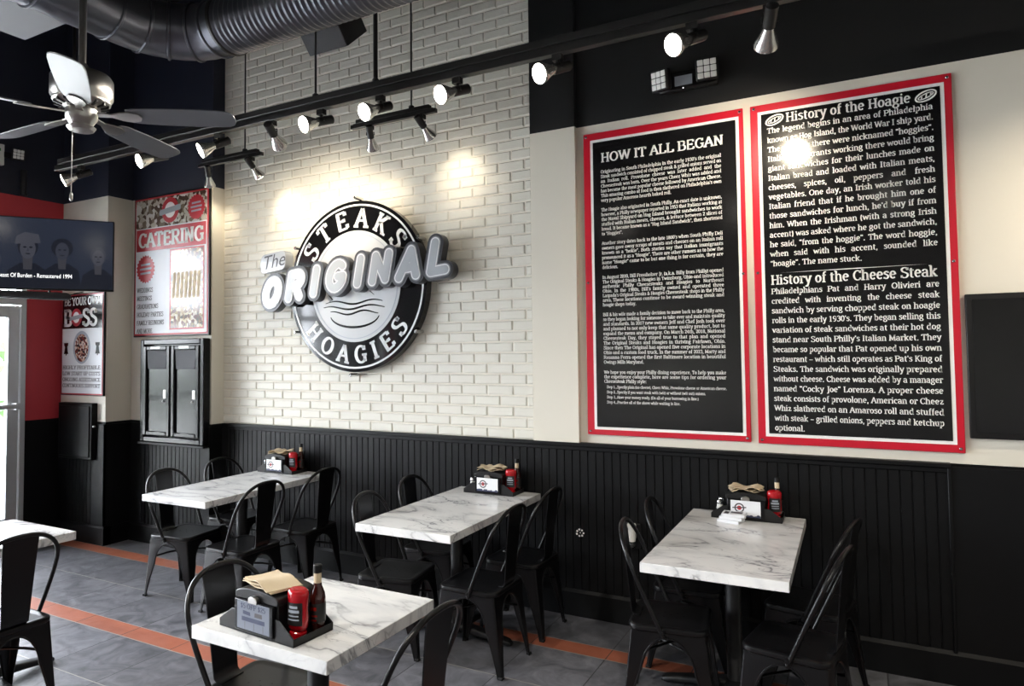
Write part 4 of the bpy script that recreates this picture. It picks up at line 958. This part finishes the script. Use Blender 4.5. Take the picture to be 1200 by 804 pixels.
# ================================================================== chairs (built facing +x)
def make_chair():
    t = thing('dining_chair', (0, 0, 0), 'x', 'chair', 'black metal chairs')
    def rr(h, z, r=.05): return [(u, v, z) for u, v in rrect(-.178-h, .178+h, -.180-h, .180+h, r+h, 5)]
    b = MB(); b.loft([rr(-.004, .408), rr(.0025, .414), rr(.004, .424), rr(.002, .433), rr(-.004, .4375), rr(-.012, .4375), rr(-.024, .4345), rr(-.040, .4335)], True)
    for hx, hy in ((-.03, -.03), (-.03, .03), (.03, -.03), (.03, .03), (0, 0), (-.06, 0), (.06, 0)):
        b.add([(hx+.004*cos(i*pi/4), hy+.004*sin(i*pi/4), .4338) for i in range(8)], [tuple(range(8))], 1)
    b.build('seat', [M_chair, M_rubber], t, smooth=True)
    HX, HY, zs, zt = .170, .172, .235, .388
    zz = [0, .05, .11, .17, .21, .235, .265, .295, .32, .342, .36, .374, .383, .388, .400, .412]
    for sx in (1, -1):
        for sy in (1, -1):
            R_ = []; ea = []; eb = []
            for z in zz:
                k = 1-min(z/.40, 1); cx_, cy_ = HX+.047*k**1.05, HY+.010*k
                w0 = .021+.044*min(z/.235, 1)**1.3
                if z < zs: wx = wy = w0
                else:
                    q = sqrt(max(0, 1-((z-zs)/(zt-zs))**2)) if z < zt else 0
                    wx = HX-(HX-w0)*q; wy = HY-(HY-w0)*q
                r = .010; th = .0035
                out = [(cx_-wx, cy_)]+[(cx_-r+r*sin(pi/2*i/4), cy_-r+r*cos(pi/2*i/4)) for i in range(5)]+[(cx_, cy_-wy)]
                r2_ = r-th; inn = [(cx_-wx, cy_-th)]+[(cx_-r+r2_*sin(pi/2*i/4), cy_-r+r2_*cos(pi/2*i/4)) for i in range(5)]+[(cx_-th, cy_-wy)]
                ring_ = out+inn[::-1]; R_.append([(sx*u, sy*v, z) for u, v in ring_])
                ea.append((sx*(cx_-wx), sy*(cy_-.001), z)); eb.append((sx*(cx_-.001), sy*(cy_-wy), z))
            b = MB(); b.loft(R_, True); n = zz.index(.388)+1
            b.tube(ea[:n], .0052, 6); b.tube(eb[:n], .0052, 6)
            lg = b.build('leg', M_chair, t, smooth=True, ang=45)
            b = MB(); b.box(*sorted((sx*(HX+.047-.02), sx*(HX+.051))), *sorted((sy*(HY+.01-.02), sy*(HY+.014))), -.001, .014); b.build('foot_cap', M_rubber, lg, bevel=.003)
    def hz(z): return -.02-.205*((z-.40)/.47)**1.0
    P = []; h0, hm = .68, .868
    side = [(.184, .395), (.190, .43), (.197, .50), (.203, .58), (.206, .64), (.206, h0)]
    arch = [(.206*cos(a)**(2/2.35), h0+(hm-h0)*sin(a)**(2/2.35)) for a in [pi/2*i/10 for i in range(1, 10)]]
    half = side+arch; full = half+[(0, hm)]+[(-u, v) for u, v in reversed(half)]
    b = MB(); b.tube([(hz(z), y, z) for y, z in full], .0105, 10); b.build('back_frame', M_chair, t, smooth=True)
    b = MB()
    for sy in (1, -1): b.cyl((-.02, sy*.176, .418), (-.02, sy*.199, .418), .011, 10); b.lathe([(.008, 0), (.006, .004)], 8, (-.02, sy*.199, .418), (0, sy, 0))
    b.build('bolt', M_chair, t, smooth=True)
    b = MB(); R_ = []
    for x, z, w in ((-.140, .4365, .058), (-.162, .4385, .060), (-.176, .450, .062), (-.181, .48, .063), (-.188, .56, .067), (-.200, .68, .073), (-.213, .80, .079), (-.2245, .866, .082)):
        d = Vector((-.03, 0, .4)).normalized() if z > .46 else (Vector((-1, 0, .1)).normalized() if z < .44 else Vector((-.6, 0, .8)))
        nn = Vector((d.z, 0, -d.x))*.0025; p = Vector((x, 0, z))
        R_.append([tuple(p+nn+Vector((0, w, 0))), tuple(p+nn), tuple(p+nn-Vector((0, w, 0))), tuple(p-nn-Vector((0, w, 0))), tuple(p-nn), tuple(p-nn+Vector((0, w, 0)))])
    b.loft(R_, True); b.build('back_splat', M_chair, t, smooth=True, ang=50)
    b = MB()
    for s_ in (1, -1): b.tube([(.178, .165*s_, .27), (.09, .085*s_, .295), (0, 0, .30+.008*s_), (-.09, -.085*s_, .295), (-.178, -.165*s_, .27)], .0065, 6)
    b.build('cross_brace', M_chair, t, smooth=True)
    return t
ch = make_chair(); first = True
CH = [(-.835, 3.415, 8, 'black metal chair on the near left of the right-hand table'),
 (-.86, 3.97, 5, 'black metal chair on the far left of the right-hand table, against the wall'),
 (-.285, 3.36, 170, 'black metal chair on the near right of the right-hand table, seen edge-on'),
 (-.255, 3.93, 168, 'black metal chair on the far right of the right-hand table, mostly in shadow'),
 (-2.44, 3.40, 9, 'black metal chair on the near left of the middle table'),
 (-2.52, 3.98, 5, 'black metal chair on the far left of the middle table, back showing above the top'),
 (-1.90, 3.45, 180, 'black metal chair on the near right of the middle table'),
 (-1.90, 3.99, 180, 'black metal chair on the far right of the middle table, nearest the wall'),
 (-4.35, 3.44, 8, 'black metal chair on the near left of the table by the cabinet'),
 (-4.42, 4.00, 5, 'black metal chair on the far left of the table by the cabinet'),
 (-3.70, 3.38, 180, 'black metal chair on the near right of the table by the cabinet'),
 (-3.70, 3.97, 180, 'black metal chair on the far right of the table by the cabinet'),
 (-2.06, 1.97, 4, 'black metal chair on the left of the foreground table, its seat tucked under'),
 (-1.455, 1.96, 180, 'black metal chair in the right foreground, only its back in the picture'),
 (-3.70, 1.84, 180, 'black metal chair at the left edge, seen from behind at the bare table')]
for x, y, a, lab in CH:
    c = ch if first else copy_tree(ch); first = False
    c.location = (x, y, 0); c.rotation_euler = (0, 0, radians(a)); c['label'] = lab

# ================================================================== napkin caddies and what stands in them
def make_caddy():
    t = thing('napkin_caddy', (0, 0, 0), 'x', 'napkin caddy', 'napkin caddies')
    b = MB(); b.box(-.185, .185, -.088, .088, 0, .008)
    pl = [(-.185, 0), (.185, 0), (.185, .026), (.118, .072), (-.118, .072), (-.185, .026)]
    for y in (-.088, .084): b.prism(pl, lambda u, v, y=y: (u, y, v), (0, .004, 0))
    for x in (-.185, .181): b.box(x, x+.004, -.088, .088, 0, .026)
    b.build('tray', M_plast, t, bevel=.0015)
    b = MB(); b.box(-.10, .10, -.078, .078, .008, .122); b.build('dispenser_body', M_plast, t, bevel=.004)
    arch = [(-.106, .112), (.106, .112), (.106, .128)]+[(.106*cos(pi*i/12), .128+.022*sin(pi*i/12)) for i in range(1, 12)]+[(-.106, .128)]
    b = MB(); b.prism(arch, lambda u, v: (u, -.084, v), (0, .168, 0)); b.build('lid', M_plast, t, bevel=.003)
    b = MB(); b.box(-.094, .094, -.096, -.080, .010, .112); b.build('card_holder', M_cab, t, bevel=.002)
    b = MB(); b.prism([(-.022, .108), (.022, .108)]+[(.022*cos(pi*i/8), .118+.014*sin(pi*i/8)) for i in range(0, 9)], lambda u, v: (u, -.0845, v), (0, -.016, 0)); b.build('lid_tab', M_nickel, t, bevel=.002)
    return t
def info_card(par):
    f = XZ(-0.0966)
    b = MB(); b.flat([(-.078, .020), (.078, .020), (.078, .108), (-.078, .108)], f); cd = b.build('card', M_wpaper, par)
    b = MB(); n = 28; A = []
    for i in range(n+1): a = 2*pi*i/n; A += [(-.032+.026*cos(a), .068+.026*sin(a)), (-.032+.019*cos(a), .068+.019*sin(a))]
    b.add([XZ(-0.0970)(*p) for p in A], [(2*i, 2*i+2, 2*i+3, 2*i+1) for i in range(n)]); b.flat([(-.068, .064), (.004, .069), (.004, .075), (-.068, .070)], XZ(-0.0972)); b.build('round_mark', M_txtgrey, cd)
    b = MB(); b.flat(circ(-.032, .068, .012, 14), XZ(-0.0971)); b.build('red_mark', M_txtred, cd)
    b = MB(); P = [(-.078, .020)]; rr_ = random.Random(5)
    for i in range(22): x = -.078+.156*i/21; P.append((x, .026+rr_.uniform(0, .011)))
    P.append((.078, .020))
    for i in range(1, len(P)-2): b.add([XZ(-0.0969)(P[i][0], .020), XZ(-0.0969)(P[i+1][0], .020), XZ(-0.0969)(*P[i+1]), XZ(-0.0969)(*P[i])], [(0, 1, 2, 3)])
    b.build('skyline_print', M_bluep, cd)
def offer_card(par):
    b = MB(); b.flat([(-.080, .018), (.080, .018), (.080, .110), (-.080, .110)], XZ(-0.0966)); cd = b.build('card', M_card, par)
    b = MB(); text(b, '$5 OFF $25', -.062, .087, .0165, XZ(-0.0972), width=.124, align='fit'); b.build('lettering', M_bluep, cd)
    b = MB(); b.flat([(-.056, .046), (.058, .046), (.058, .060), (-.056, .060)], XZ(-0.0970)); b.flat([(-.050, .068), (-.012, .066), (-.014, .078), (-.050, .080)], XZ(-0.0970)); b.build('blue_banner', M_bluep, cd)
    b = MB()
    for x in (-.040, .005, .05): b.flat([(x-.001, .020), (x+.001, .020), (x+.001, .044), (x-.001, .044)], XZ(-0.0970))
    b.flat([(.008, .066), (.046, .066), (.044, .080), (.010, .080)], XZ(-0.0970)); b.build('fine_print', M_txtgrey, cd)
def ketchup():
    t = thing('ketchup_bottle', (0, 0, 0), 'x', 'ketchup bottle', 'ketchup bottles')
    def el(rx, ry, z): return [(rx*cos(2*pi*i/20), ry*sin(2*pi*i/20), z) for i in range(20)]
    b = MB(); b.loft([el(.022, .018, .022), el(.034, .026, .034), (el(.037, .027, .06)), el(.034, .025, .095), el(.037, .027, .125), el(.038, .028, .14), el(.035, .026, .152), el(.026, .018, .158), el(.016, .010, .153)], True); b.build('bottle_body', M_glossred, t, smooth=True, ang=70)
    b = MB(); b.loft([el(.030, .024, .0), el(.030, .024, .018), el(.022, .019, .023)], True); b.build('cap', M_glossred, t, smooth=True)
    b = MB(); n = 8; V = []
    for z in (.045, .118):
        for i in range(n+1):
            a = -pi/2-.85+1.7*i/n; V.append((.0385*cos(a), .0285*sin(a), z))
    b.add(V, [(i, i+1, n+2+i, n+1+i) for i in range(n)]); lb = b.build('label', M_label, t, smooth=True)
    b = MB()
    for z0, z1, w in ((.100, .108, .4), (.086, .095, .55), (.074, .078, .5), (.062, .066, .55)):
        V = []
        for z in (z0, z1):
            for i in range(5): a = -pi/2-w+2*w*i/4; V.append((.0393*cos(a), .0293*sin(a), z))
        b.add(V, [(i, i+1, 6+i, 5+i) for i in range(4)])
    b.build('label_print', M_greyp, lb, smooth=True); return t
def sauce(mt, name='sauce_bottle'):
    t = thing(name, (0, 0, 0), 'x', 'sauce bottle', 'sauce bottles')
    b = MB(); b.lathe([(.024, 0), (.027, .006), (.027, .105), (.024, .122), (.015, .145), (.0125, .16), (.0125, .192)], 20); b.build('bottle_body', mt, t, smooth=True)
    b = MB(); b.lathe([(.0128, .155), (.0132, .157), (.0132, .19), (.0128, .192)], 16); b.build('neck_band', M_kraft, t, smooth=True)
    b = MB(); b.lathe([(.0145, .19), (.0145, .214), (.012, .217)], 16); b.build('cap', M_plast, t, smooth=True)
    b = MB(); b.lathe([(.0273, .03), (.0276, .031), (.0276, .092), (.0273, .093)], 20, caps=False); b.build('label', M_label, t, smooth=True)
    b = MB()
    for z0, z1, w in ((.07, .082, .5), (.05, .056, .6), (.036, .041, .5)):
        V = []
        for z in (z0, z1):
            for i in range(5): a = -pi/2-w+2*w*i/4; V.append((.0280*cos(a), .0280*sin(a), z))
        b.add(V, [(i, i+1, 6+i, 5+i) for i in range(4)])
    b.build('label_print', M_hot, t, smooth=True); return t
def shaker(mt, name):
    t = thing(name, (0, 0, 0), 'x', 'shaker', 'salt and pepper shakers')
    b = MB(); b.lathe([(.019, 0), (.021, .004), (.017, .05), (.0155, .062)], 14); b.build('glass_body', mt, t, smooth=True)
    b = MB(); b.lathe([(.017, .06), (.0175, .074), (.013, .083), (.002, .085)], 14); b.build('metal_cap', M_chrome, t, smooth=True); return t
def napkin(seed, lx=.17, ly=.11, lift=.012):
    t = thing('paper_napkin', (0, 0, 0), 'x', 'napkin', 'paper napkins on the dispensers')
    rn = random.Random(seed); b = MB(); nx, ny = 9, 6; ph_ = rn.uniform(0, 6)
    for sheet in range(3):
        V = []; a = rn.uniform(-.25, .25)
        for q in (0, 1):
            for j in range(ny+1):
                for i in range(nx+1):
                    x, y = lx*(i/nx-.5), ly*(j/ny-.5); h = lift*(.5+.5*sin(i*.9+ph_+sheet))*(.4+.6*abs(j/ny-.5)*2)+sheet*.006-.08*x*x/.1
                    V.append((x*cos(a)-y*sin(a), x*sin(a)+y*cos(a), max(h, sheet*.003)+q*.0025))
        m_ = (nx+1)*(ny+1); F = []
        for j in range(ny):
            for i in range(nx):
                k = j*(nx+1)+i; F += [(k, k+nx+1, k+nx+2, k+1), (m_+k, m_+k+1, m_+k+nx+2, m_+k+nx+1)]
        bd = [i for i in range(nx+1)]+[(j)*(nx+1)+nx for j in range(1, ny+1)]+[ny*(nx+1)+i for i in range(nx-1, -1, -1)]+[j*(nx+1) for j in range(ny-1, 0, -1)]
        F += [(bd[i], bd[(i+1) % len(bd)], m_+bd[(i+1) % len(bd)], m_+bd[i]) for i in range(len(bd))]
        b.add(V, F)
    b.build('folded_sheet', M_kraft, t, smooth=True, ang=60); return t
cad0, ket0, sau0, salt0, pep0 = make_caddy(), ketchup(), sauce(M_bbq), shaker(M_saltglass, 'salt_shaker'), shaker(M_smoke, 'pepper_shaker')
used = set()
def put(o, p, rz, lab):
    c = o if o.name not in used else copy_tree(o); used.add(o.name); used.add(c.name)
    c.location = p; c.rotation_euler = (0, 0, rz); c['label'] = lab; return c
CAD = [(-1.785, 1.775, radians(-4), 'foreground table', True, False, 21), (-2.195, 4.175, radians(1), 'middle table', False, True, 22), (-.578, 4.175, radians(1), 'right-hand table', False, True, 23), (-4.12, 4.165, radians(1), 'table by the cabinet', False, True, 24)]
caddies = [put(cad0, (x, y, .7705), a, ('black napkin caddy with a $5 OFF $25 card, on the ' if of else 'black napkin caddy with a white card, on the ')+n) for x, y, a, n, of, sh, sd in CAD]
for (x, y, a, n, of, sh, sd), c in zip(CAD, caddies):
    (offer_card if of else info_card)(c)
    at = lambda u, v, z: (x+u*cos(a)-v*sin(a), y+u*sin(a)+v*cos(a), .7705+z)
    put(ket0, at(.143, -.03, .0085), a+radians(12), 'red squeeze ketchup bottle with black label, in the caddy on the '+n)
    put(sau0, at(.152, .048, .0085), a+radians(10), 'slim dark sauce bottle with black cap, in the caddy on the '+n)
    if sh:
        put(salt0, at(-.145, -.03, .0085), a, 'glass salt shaker in the caddy on the '+n)
        put(pep0, at(-.147, .035, .0085), a, 'dark pepper shaker in the caddy on the '+n)
    nk = napkin(sd, .20 if of else .17, .12, .010 if of else .02); nk['label'] = ('folded tan paper napkin lying across the napkin caddy on the ' if of else 'tan paper napkins on top of the napkin caddy on the ')+n
    nk.location = at(-.005, -.01, .150); nk.rotation_euler = (0, 0, a+(radians(-18) if of else .1))

# stack of leaflets in front of the right-hand caddy
for k in range(3):
    t = thing('leaflet_stack', (-.645+.004*k, 4.02, .7705+.0105*k), 'small stack of white printed leaflets in front of the caddy on the right-hand table', 'leaflets')if k == 0 else t
    if k == 0: base = t
    b = MB(); c_, s_ = cos(radians(-14+7*k)), sin(radians(-14+7*k))
    b.obox((.008*k, .004*k, .008+.0165*k), (.06*c_, .06*s_, 0), (-.045*s_, .045*c_, 0), (0, 0, .008)); lf = b.build('leaflet', M_wpaper, base, bevel=.001)
b = MB(); b.obox((.03, .012, .0496), (.03*c_, .03*s_, 0), (-.02*s_, .02*c_, 0), (0, 0, .0004)); b.obox((-.02, -.006, .0496), (.012*c_, .012*s_, 0), (-.028*s_, .028*c_, 0), (0, 0, .0004)); b.build('leaflet_print', M_txtgrey, base)

# plug-in air freshener and little dotted marks on the wainscot
t = thing('air_freshener', (-1.272, yw, .50), 'small white plug-in air freshener on the black wainscot left of the right-hand table', 'air freshener'); t.scale = (1.35, 1.35, 1.35)
b = MB(); b.lathe([(.017, 0), (.019, .012), (.016, .05), (.016, .058), (.021, .066), (.021, .076), (.018, .080)], 16, (-1.272, yw-.035, .525)); b.build('diffuser_body', M_wplast, t, world=True, smooth=True)
b = MB(); b.lathe([(.013, 0), (.017, .006), (.016, .022), (.010, .03)], 14, (-1.268, yw-.038, .497)); b.build('refill_vial', M_smoke, t, world=True, smooth=True)
b = MB(); b.box(-1.262, -1.235, yw-.04, yw-.03, .562, .568); b.box(-1.285, -1.258, yw-.03, yw+.002, .535, .575); b.build('plug', M_wplast, t, world=True)
b = MB(); b.box(-1.305, -1.235, yw-.008, yw+.004, .485, .60); b.build('socket_plate', M_plast, t, world=True, bevel=.003)
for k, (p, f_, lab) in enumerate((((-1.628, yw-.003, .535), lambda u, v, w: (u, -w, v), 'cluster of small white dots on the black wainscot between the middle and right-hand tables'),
        ((-2.026, 4.025, .4352), lambda u, v, w: (u, v, w), 'cluster of small white dots standing for light through the holes in the far right chair seat of the middle table'))):  # white discs stand for the lit floor showing through the seat holes
    t = thing('dot_cluster', p, lab, 'dot_mark', 'dotted marks')
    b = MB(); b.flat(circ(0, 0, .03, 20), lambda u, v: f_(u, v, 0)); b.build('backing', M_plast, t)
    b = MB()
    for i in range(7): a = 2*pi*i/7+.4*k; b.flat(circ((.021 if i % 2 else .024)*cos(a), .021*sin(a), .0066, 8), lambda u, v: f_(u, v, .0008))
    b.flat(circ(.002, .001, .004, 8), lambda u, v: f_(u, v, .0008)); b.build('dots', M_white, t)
